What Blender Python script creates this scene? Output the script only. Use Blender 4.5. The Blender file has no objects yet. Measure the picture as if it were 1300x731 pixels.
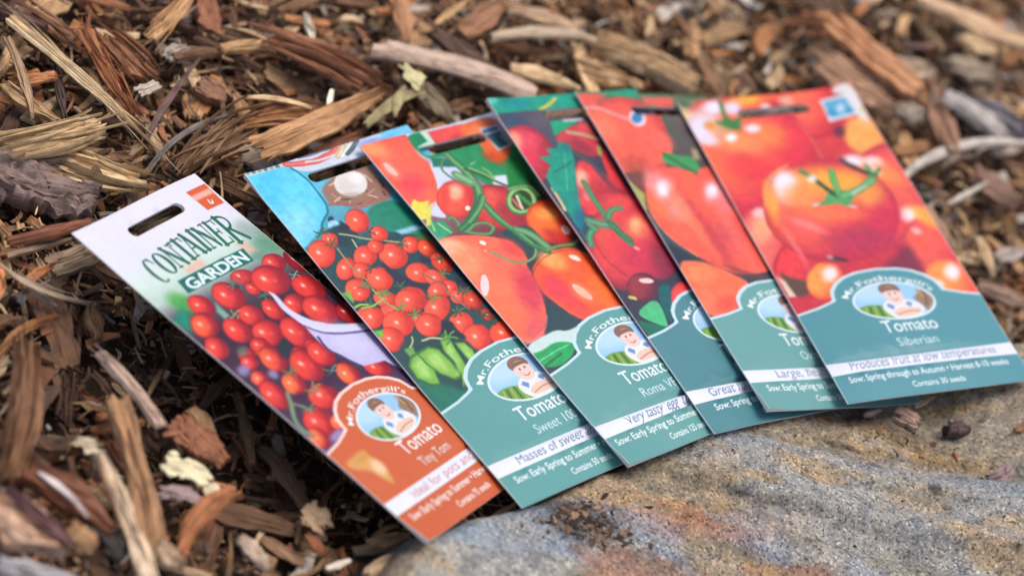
import bpy, math, random
import numpy as np
from mathutils import Vector, Matrix
from mathutils.geometry import delaunay_2d_cdt

scene = bpy.context.scene
COL = scene.collection

# ------------------------------------------------------------------ camera, sky, sun, exposure
def setup_view():
    cd = bpy.data.cameras.new('camera')
    cd.lens = 100.0
    cd.sensor_width = 36.0
    cd.clip_start = 0.02
    cd.clip_end = 200.0
    cam = bpy.data.objects.new('camera', cd)
    COL.objects.link(cam)
    fwd = Vector((0.0, 0.7212095, -0.692717))
    right = Vector((0.8972787, 0.3058099, 0.3183884))
    up = Vector((-0.4414645, 0.6215603, 0.6471259))
    m = Matrix((right, up, -fwd)).transposed().to_4x4()
    m.translation = Vector((0.0, -0.8681225, 0.833826))
    cam.matrix_world = m
    cd.dof.use_dof = True
    cd.dof.focus_distance = 1.168
    cd.dof.aperture_fstop = 4.4
    cd.dof.aperture_blades = 9
    scene.camera = cam
    w = bpy.data.worlds.new('World')
    scene.world = w
    w.use_nodes = True
    nt = w.node_tree
    bg = nt.nodes['Background']
    sky = nt.nodes.new('ShaderNodeTexSky')
    sky.sky_type = 'NISHITA'
    sky.sun_disc = False
    el, az = math.radians(77), math.radians(55)      # az clockwise from +Y
    sky.sun_elevation = el
    sky.sun_rotation = az
    sky.air_density = 1.0
    sky.dust_density = 6.0
    sky.ozone_density = 1.0
    nt.links.new(sky.outputs['Color'], bg.inputs['Color'])
    bg.inputs['Strength'].default_value = 0.14
    sd = bpy.data.lights.new('sun', 'SUN')
    sd.energy = 1.4
    sd.angle = math.radians(30)
    sd.color = (1.0, 0.95, 0.88)
    so = bpy.data.objects.new('sun', sd)
    COL.objects.link(so)
    d = Vector((math.sin(az)*math.cos(el), math.cos(az)*math.cos(el), math.sin(el)))
    so.rotation_euler = d.to_track_quat('Z', 'Y').to_euler()
    so.location = d * 3
    vs = scene.view_settings
    vs.view_transform = 'Standard'
    vs.look = 'None'
    vs.gamma = 1.0
    vs.exposure = 0.18
setup_view()

# ------------------------------------------------------------------ helpers
def lin(c):
    a = np.asarray(c, float) / 255.0
    return np.where(a <= .04045, a / 12.92, ((a + .055) / 1.055) ** 2.4)

def tag(o, label=None, cat=None, group=None, kind=None):
    if label: o['label'] = label
    if cat: o['category'] = cat
    if group: o['group'] = group
    if kind: o['kind'] = kind
    return o

def link(name, me, parent=None, mats=()):
    for m in mats:
        me.materials.append(m)
    o = bpy.data.objects.new(name, me)
    COL.objects.link(o)
    if parent: o.parent = parent
    return o

def hash2(ix, iy, seed):
    h = (ix * 374761393 + iy * 668265263 + seed * 1442695041) & 0xffffffff
    h = ((h ^ (h >> 13)) * 1274126177) & 0xffffffff
    return ((h ^ (h >> 16)) & 0xffff) / 65535.0

def vnoise(x, y, seed=0):
    x = np.asarray(x, float); y = np.asarray(y, float)
    ix = np.floor(x).astype(np.int64); iy = np.floor(y).astype(np.int64)
    fx = x - ix; fy = y - iy
    fx = fx*fx*(3-2*fx); fy = fy*fy*(3-2*fy)
    a = hash2(ix, iy, seed); b = hash2(ix+1, iy, seed)
    c = hash2(ix, iy+1, seed); d = hash2(ix+1, iy+1, seed)
    return (a*(1-fx)+b*fx)*(1-fy) + (c*(1-fx)+d*fx)*fy

def fbm(x, y, seed=0, o=4):
    s = 0; a = .5
    for k in range(o):
        s = s + a*vnoise(x*2**k, y*2**k, seed+k*17); a *= .5
    return s

def sm(a, b, x):
    t = np.clip((x-a)/(b-a), 0, 1)
    return t*t*(3-2*t)

def make_mesh(name, V, F, tint=None, fib=None, smooth=True, sharp=38):
    """V (n,3) metres, F (m,k) int array of one face size or a list of faces"""
    me = bpy.data.meshes.new(name)
    if isinstance(F, np.ndarray):
        n, k = F.shape
        me.vertices.add(len(V)); me.vertices.foreach_set('co', np.asarray(V, np.float32).ravel())
        me.loops.add(n*k); me.loops.foreach_set('vertex_index', F.astype(np.int32).ravel())
        me.polygons.add(n)
        me.polygons.foreach_set('loop_start', np.arange(0, n*k, k, dtype=np.int32))
    else:
        me.from_pydata([tuple(v) for v in V], [], F)
    me.update(calc_edges=True)
    me.validate()
    if tint is not None:
        a = me.color_attributes.new('tint', 'FLOAT_COLOR', 'POINT')
        t = np.ones((len(V), 4), np.float32); t[:, :3] = tint
        a.data.foreach_set('color', t.ravel())
    if fib is not None:
        a = me.attributes.new('fib', 'FLOAT_VECTOR', 'POINT')
        a.data.foreach_set('vector', np.asarray(fib, np.float32).ravel())
    me.polygons.foreach_set('use_smooth', [smooth]*len(me.polygons))
    if smooth and sharp:
        me.set_sharp_from_angle(angle=math.radians(sharp))
    return me

def nodes(name):
    m = bpy.data.materials.new(name); m.use_nodes = True
    nt = m.node_tree
    return m, nt, nt.nodes['Principled BSDF']

def ramp(nt, pts):
    r = nt.nodes.new('ShaderNodeValToRGB')
    e = r.color_ramp.elements
    e[0].position, e[1].position = pts[0][0], pts[-1][0]
    v = lambda c: (c, c, c, 1) if isinstance(c, (int, float)) else tuple(c)+(1,)
    e[0].color, e[1].color = v(pts[0][1]), v(pts[-1][1])
    for p, c in pts[1:-1]:
        x = e.new(p); x.color = v(c)
    return r

def mul(nt, a, b, fac=1.0, mode='MULTIPLY'):
    n = nt.nodes.new('ShaderNodeMix'); n.data_type = 'RGBA'; n.blend_type = mode
    n.inputs[0].default_value = fac
    nt.links.new(a, n.inputs[6]); nt.links.new(b, n.inputs[7])
    return n.outputs[2]

def wood_material():
    m, nt, b = nodes('weathered_wood')
    L = nt.links
    t = nt.nodes.new('ShaderNodeAttribute'); t.attribute_name = 'tint'
    f = nt.nodes.new('ShaderNodeAttribute'); f.attribute_name = 'fib'
    mp = nt.nodes.new('ShaderNodeMapping'); mp.inputs['Scale'].default_value = (70, 900, 1)
    L.new(f.outputs['Vector'], mp.inputs['Vector'])
    n1 = nt.nodes.new('ShaderNodeTexNoise'); n1.inputs['Scale'].default_value = 1.0
    n1.inputs['Detail'].default_value = 5; n1.inputs['Roughness'].default_value = .65
    n1.inputs['Distortion'].default_value = .35
    L.new(mp.outputs[0], n1.inputs['Vector'])
    r1 = ramp(nt, [(.28, .48), (.45, .88), (.58, 1.08), (.75, 1.32)])
    L.new(n1.outputs['Fac'], r1.inputs[0])
    mp2 = nt.nodes.new('ShaderNodeMapping'); mp2.inputs['Scale'].default_value = (150, 220, 1)
    L.new(f.outputs['Vector'], mp2.inputs['Vector'])
    n2 = nt.nodes.new('ShaderNodeTexNoise'); n2.inputs['Scale'].default_value = 1.0
    n2.inputs['Detail'].default_value = 4
    L.new(mp2.outputs[0], n2.inputs['Vector'])
    r2 = ramp(nt, [(.3, (.62, .58, .55)), (.5, (.98, .98, .98)), (.72, (1.14, 1.12, 1.1))])
    L.new(n2.outputs['Fac'], r2.inputs[0])
    c = mul(nt, mul(nt, t.outputs['Color'], r1.outputs[0]), r2.outputs[0])
    L.new(c, b.inputs['Base Color'])
    b.inputs['Roughness'].default_value = .78
    b.inputs['Specular IOR Level'].default_value = .3
    bp = nt.nodes.new('ShaderNodeBump'); bp.inputs['Strength'].default_value = .7
    bp.inputs['Distance'].default_value = .0006
    L.new(n1.outputs['Fac'], bp.inputs['Height']); L.new(bp.outputs[0], b.inputs['Normal'])
    return m

def soil_material():
    m, nt, b = nodes('dark_soil')
    L = nt.links
    g = nt.nodes.new('ShaderNodeNewGeometry')
    n = nt.nodes.new('ShaderNodeTexNoise'); n.inputs['Scale'].default_value = 260; n.inputs['Detail'].default_value = 8
    n.inputs['Roughness'].default_value = .7
    L.new(g.outputs['Position'], n.inputs['Vector'])
    r = ramp(nt, [(.3, tuple(lin((30, 20, 15)))), (.55, tuple(lin((66, 46, 34)))), (.75, tuple(lin((104, 78, 58))))])
    L.new(n.outputs['Fac'], r.inputs[0]); L.new(r.outputs[0], b.inputs['Base Color'])
    b.inputs['Roughness'].default_value = .9
    bp = nt.nodes.new('ShaderNodeBump'); bp.inputs['Distance'].default_value = .003
    L.new(n.outputs['Fac'], bp.inputs['Height']); L.new(bp.outputs[0], b.inputs['Normal'])
    return m

def stone_material():
    m, nt, b = nodes('speckled_sandstone')
    L = nt.links
    t = nt.nodes.new('ShaderNodeAttribute'); t.attribute_name = 'tint'
    g = nt.nodes.new('ShaderNodeNewGeometry')
    n = nt.nodes.new('ShaderNodeTexVoronoi'); n.inputs['Scale'].default_value = 1050; n.inputs['Randomness'].default_value = 1.0
    wp = nt.nodes.new('ShaderNodeTexNoise'); wp.inputs['Scale'].default_value = 1500; wp.inputs['Detail'].default_value = 2
    L.new(g.outputs['Position'], wp.inputs['Vector'])
    ad = nt.nodes.new('ShaderNodeVectorMath'); ad.operation = 'MULTIPLY_ADD'
    L.new(wp.outputs['Color'], ad.inputs[0]); ad.inputs[1].default_value = (.0007, .0007, .0007); L.new(g.outputs['Position'], ad.inputs[2])
    L.new(ad.outputs[0], n.inputs['Vector'])
    sp = nt.nodes.new('ShaderNodeSeparateColor'); L.new(n.outputs['Color'], sp.inputs[0])
    r = ramp(nt, [(.0, (.32, .32, .35)), (.16, (.7, .7, .72)), (.4, (.95, .95, .95)), (.7, (1.08, 1.06, 1.02)), (.88, (1.3, 1.26, 1.18)), (1.0, (1.85, 1.8, 1.7))])
    L.new(sp.outputs[0], r.inputs[0])
    v = nt.nodes.new('ShaderNodeTexVoronoi'); v.inputs['Scale'].default_value = 420
    L.new(g.outputs['Position'], v.inputs['Vector'])
    hs = ramp(nt, [(.0, (.35, .35, .38)), (.16, (.75, .74, .74)), (.3, (1, 1, 1))])
    L.new(v.outputs['Distance'], hs.inputs[0])
    n3 = nt.nodes.new('ShaderNodeTexNoise'); n3.inputs['Scale'].default_value = 140; n3.inputs['Detail'].default_value = 5
    L.new(g.outputs['Position'], n3.inputs['Vector'])
    r3 = ramp(nt, [(.32, (.66, .68, .72)), (.5, (1, 1, 1)), (.7, (1.2, 1.15, 1.05))])
    L.new(n3.outputs['Fac'], r3.inputs[0])
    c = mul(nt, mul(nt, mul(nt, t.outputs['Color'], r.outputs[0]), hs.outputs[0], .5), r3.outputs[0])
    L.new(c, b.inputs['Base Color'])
    b.inputs['Roughness'].default_value = .85
    b.inputs['Specular IOR Level'].default_value = .3
    bp = nt.nodes.new('ShaderNodeBump'); bp.inputs['Distance'].default_value = .0006; bp.inputs['Strength'].default_value = .8
    L.new(sp.outputs[0], bp.inputs['Height'])
    bp2 = nt.nodes.new('ShaderNodeBump'); bp2.inputs['Distance'].default_value = .003; bp2.inputs['Strength'].default_value = .6
    L.new(n3.outputs['Fac'], bp2.inputs['Height']); L.new(bp.outputs[0], bp2.inputs['Normal'])
    L.new(bp2.outputs[0], b.inputs['Normal'])
    return m

WOOD = wood_material(); SOIL = soil_material(); STONE = stone_material()

# ------------------------------------------------------------------ where the six packets lie: corners TL, TR, BL, BR in mm
PW, PH = 90.0, 188.1
CORNERS = np.array([[[-162.6, -111.7, 29.5], [-138.9, -29.5, 6.0], [13.5, -170.0, 24.5], [39.7, -87.0, -0.3]], [[-120.7, -20.4, 8.7], [-72.4, 55.3, 7.3], [41.4, -119.8, 10.5], [87.8, -43.6, 5.2]], [[-85.0, 23.3, 12.2], [-35.0, 98.6, 6.3], [73.3, -77.8, 13.5], [122.1, -2.5, 8.2]], [[-46.8, 81.7, 16.0], [10.4, 149.9, 5.4], [100.9, -38.6, 13.9], [155.8, 30.7, -0.6]], [[-13.8, 118.1, 13.7], [49.4, 180.3, -1.3], [117.5, -16.1, 15.9], [181.7, 45.4, 3.2]], [[30.3, 152.0, 5.6], [100.6, 209.7, 15.0], [148.3, 8.2, 17.6], [220.3, 64.2, 27.8]]])

def under(i, p):
    """height of packet i's plane above points p, and whether they lie beneath it"""
    TL, TR, BL, BR = CORNERS[i]
    a = np.full(p.shape[:-1], .5); b = a.copy()
    for _ in range(8):
        X = (1-b)[..., None]*((1-a)[..., None]*TL+a[..., None]*TR)+b[..., None]*((1-a)[..., None]*BL+a[..., None]*BR)
        du = (1-b)[..., None]*(TR-TL)+b[..., None]*(BR-BL); dv = (1-a)[..., None]*(BL-TL)+a[..., None]*(BR-TR)
        e = X-p
        det = du[..., 0]*dv[..., 1]-du[..., 1]*dv[..., 0]
        a = np.clip(a-(e[..., 0]*dv[..., 1]-e[..., 1]*dv[..., 0])/det, -2, 3)
        b = np.clip(b-(du[..., 0]*e[..., 1]-du[..., 1]*e[..., 0])/det, -2, 3)
    return X[..., 2], (a > -.01) & (a < 1.3) & (b > -.15) & (b < 1.15)
def packet_point(i, u, v):
    """point on the undistorted sheet, u v in mm -> mm"""
    TL, TR, BL, BR = CORNERS[i]
    a = (np.asarray(u)/PW)[..., None]; b = (np.asarray(v)/PH)[..., None]
    p = (1-b)*((1-a)*TL+a*TR) + b*((1-a)*BL+a*BR)
    for k in range(i+1, 6):                   # what lies hidden under the next packets sags out of their way
        z, ins = under(k, p)
        p[..., 2] = np.where(ins, np.minimum(p[..., 2], z-2.0-1.6*(k-i-1)), p[..., 2])
    return p

# lowest packet surface above every 2 mm cell of the ground
CEIL_N, CEIL_S, CEIL_O = 320, 2.0, -320.0
CEIL = np.full((CEIL_N, CEIL_N), 999.0)
for _i in range(6):
    _u, _v = np.meshgrid(np.linspace(-1, PW+1, 120), np.linspace(-1, PH+1, 240))
    _p = packet_point(_i, _u, _v).reshape(-1, 3)
    _a = np.clip(((_p[:, 0]-CEIL_O)/CEIL_S).astype(int), 0, CEIL_N-1)
    _b = np.clip(((_p[:, 1]-CEIL_O)/CEIL_S).astype(int), 0, CEIL_N-1)
    np.minimum.at(CEIL, (_b, _a), _p[:, 2]-1.4)
_c = CEIL.copy()
for _dy in (-1, 0, 1):
    for _dx in (-1, 0, 1):
        _c = np.minimum(_c, np.roll(np.roll(CEIL, _dy, 0), _dx, 1))
CEIL = _c
SLOPE = CEIL.copy()                       # the same, relaxed outward at 0.55 mm per mm
for _k in range(24):
    for _ax, _d in ((0, 1), (0, -1), (1, 1), (1, -1)):
        SLOPE = np.minimum(SLOPE, np.roll(SLOPE, _d, _ax) + 1.1)
def ceil_at(x, y, A=CEIL):
    a = ((np.asarray(x)-CEIL_O)/CEIL_S).astype(int); b = ((np.asarray(y)-CEIL_O)/CEIL_S).astype(int)
    ok = (a >= 0) & (a < CEIL_N) & (b >= 0) & (b < CEIL_N)
    return np.where(ok, A[np.clip(b, 0, CEIL_N-1), np.clip(a, 0, CEIL_N-1)], 999.0)

# ------------------------------------------------------------------ ground, stone
EDGE = np.array([(-60, -900), (-10, -420), (2, -230), (7, -192), (9, -176), (11, -160), (24, -136), (46, -106), (68, -72), (96, -26), (122, 12), (152, 44), (186, 76),
                 (232, 112), (330, 160), (760, 330)], float)      # left / upper edge of the stone, mm
def edge_dist(x, y):
    """distance inside the stone (positive right of the edge line)"""
    x = np.asarray(x, float); y = np.asarray(y, float)
    best = np.full(x.shape, 1e9); sgn = np.ones(x.shape)
    for (ax, ay), (bx, by) in zip(EDGE[:-1], EDGE[1:]):
        dx, dy = bx-ax, by-ay
        t = np.clip(((x-ax)*dx+(y-ay)*dy)/(dx*dx+dy*dy), 0, 1)
        d = np.hypot(x-ax-t*dx, y-ay-t*dy)
        s = (x-ax)*dy-(y-ay)*dx
        u = d < best
        best = np.where(u, d, best); sgn = np.where(u, np.sign(s), sgn)
    return best*sgn

STONE_PTS = [(14, -172, 21), (28, -158, 14), (44, -124, 7), (62, -92, 4), (80, -78, 10), (104, -46, 11), (128, -22, 10), (152, 2, 8),
             (182, 42, 0), (212, 48, 16), (230, 66, 24), (178, 1, 8), (239, 11, 18), (142, -47, 13), (245, -20, 14), (100, -100, 11),
             (60, -145, 12), (150, -110, 6), (30, -205, 16), (120, -180, 2), (220, -90, 6), (320, 60, 24), (320, -60, 8), (260, 80, 28),
             (300, 130, 20), (0, -300, -12), (200, -220, -14), (400, -150, -14)]
def stone_height(x, y):
    w = 0; z = 0
    for px, py, pz in STONE_PTS:
        d2 = (x-px)**2+(y-py)**2
        k = 1/(d2+120)**1.6
        w = w+k; z = z+k*pz
    z = z/w
    n = -.2756*x+.961*y + 5*(fbm(x/60, y/60, 3)-.5)*2
    z = z + sm(70, 130, x)*(-6.5*sm(-83, -91, n) - 2.8*np.exp(-((n+50)/3.6)**2) + 1.8*np.exp(-((n+62)/6)**2) - 3.5*sm(-108, -118, n) - 1.6*np.exp(-((n+97)/3)**2)) - 1.2*np.exp(-((n+70)/3)**2)*vnoise(x/30, y/30, 9)
    z = z + 5*(fbm(x/38, y/38, 21, 5)-.5) + 1.6*(fbm(x/9, y/9, 31, 4)-.5)
    z = np.minimum(z, ceil_at(x, y, SLOPE)-.6)
    e = edge_dist(x, y) + 6*(fbm(x/14, y/14, 77)-.5)
    return z - 46*sm(6, -26, e), e

def soil_height(x, y):
    return -30 + 9*(fbm(x/70, y/70, 5)-.5)*2 + 5*(fbm(x/15, y/15, 8)-.5)

def build_ground():
    core = np.arange(-330, 451, 6.0)
    far = np.cumsum(6.0*1.25**np.arange(1, 34))
    ax = np.concatenate([(-330-far)[::-1], core, 450+far])
    X, Y = np.meshgrid(ax, ax)
    Z = soil_height(X, Y)
    Z = np.minimum(Z, ceil_at(X, Y)-4)
    n = len(ax)
    V = np.stack([X, Y, Z], -1).reshape(-1, 3)/1000
    i = np.arange(n*n).reshape(n, n)
    F = np.stack([i[:-1, :-1], i[:-1, 1:], i[1:, 1:], i[1:, :-1]], -1).reshape(-1, 4)
    o = link('ground', make_mesh('ground', V, F, sharp=0), None, [SOIL])
    tag(o, 'dark brown soil beneath the bark mulch', 'soil', None, 'structure')
build_ground()

def build_stone():
    ax = np.arange(-40, 421, 1.3); ay = np.arange(-330, 261, 1.3)
    X, Y = np.meshgrid(ax, ay)
    Z, E = stone_height(X, Y)
    n = -.2756*X+.961*Y + 9*(fbm(X/40, Y/40, 41)-.5)*2
    grey = lin((150, 149, 147)); blue = lin((140, 150, 160)); tan = lin((150, 136, 116)); rust = lin((160, 112, 80)); ochre = lin((176, 144, 94))
    olive = lin((124, 120, 104)); dark = lin((66, 54, 46)); sand = lin((158, 154, 147))
    def mix(c, k, col): return c*(1-k[..., None]) + col*k[..., None]
    C = np.zeros(X.shape+(3,)) + sand
    A, B = .961*X+.2756*Y, -.2756*X+.961*Y
    f = lambda s, seed, o=4: fbm(A/(s*2.0), B/(s*.8), seed, o)
    C = mix(C, sm(-92, -80, n)*sm(-50, -60, n)*.85, grey)
    C = mix(C, sm(-58, -50, n)*.8, tan)
    C = mix(C, np.exp(-((n+50)/6)**2)*.8*sm(.35, .6, f(30, 55)), ochre)
    C = mix(C, sm(-86, -96, n)*sm(.42, .6, f(34, 61)), blue)
    C = mix(C, sm(-80, -94, n)*sm(.5, .62, f(30, 67))*.75, rust)
    C = mix(C, np.exp(-(((A-76)/36)**2+((B+104)/15)**2))*.95*(.45+.55*sm(.35, .55, f(10, 71))), rust)
    C = mix(C, sm(.54, .68, f(22, 83))*.6, ochre)
    C = mix(C, sm(-40, -20, n)*sm(.5, .62, f(26, 87))*.7, rust)
    C = mix(C, sm(.56, .7, f(16, 91))*.6, olive)
    C = mix(C, np.exp(-(((X-30)/16)**2+((Y+138)/13)**2))*.8, blue)
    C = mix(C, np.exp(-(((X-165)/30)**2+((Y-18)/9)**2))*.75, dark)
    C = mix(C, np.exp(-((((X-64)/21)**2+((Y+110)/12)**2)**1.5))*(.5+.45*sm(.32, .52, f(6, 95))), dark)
    C = mix(C, np.exp(-((n+50)/2.6)**2)*.75*sm(.3, .5, f(16, 103)), lin((112, 88, 60)))
    C = mix(C, np.exp(-((n+88)/2.2)**2)*.6*sm(.35, .55, f(14, 107)), lin((96, 92, 84)))
    C = mix(C, np.exp(-((n+56)/5)**2)*.6, blue)
    C = mix(C, sm(.6, .7, f(9, 97))*.55, grey)
    C = mix(C, sm(.66, .74, f(5, 99, 3))*.75, dark)
    for x, y, r in ((196, -7, 3.2), (203, -14, 1.8), (206, 41, 1.6), (168, -8, 1.5), (236, -18, 2.2), (98, -48, 1.5)):
        C = mix(C, np.exp(-(((X-x)**2+(Y-y)**2)/r**2)**2)*.9, dark)
        Z = Z - 1.5*np.exp(-((X-x)**2+(Y-y)**2)/r**2)
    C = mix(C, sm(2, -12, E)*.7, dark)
    V = np.stack([X, Y, Z], -1).reshape(-1, 3)/1000
    h, w = X.shape
    i = np.arange(h*w).reshape(h, w)
    F = np.stack([i[:-1, :-1], i[:-1, 1:], i[1:, 1:], i[1:, :-1]], -1).reshape(-1, 4)
    keep = (E.reshape(-1)[F] > -30).any(1)
    F = F[keep]
    used = np.unique(F); remap = np.zeros(h*w, int); remap[used] = np.arange(len(used))
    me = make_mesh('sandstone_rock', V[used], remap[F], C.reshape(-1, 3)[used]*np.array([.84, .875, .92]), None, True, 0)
    o = link('sandstone_rock', me, None, [STONE])
    tag(o, 'large weathered sandstone rock with grey ochre and rust patches under the packet ends', 'rock')
build_stone()

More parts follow.
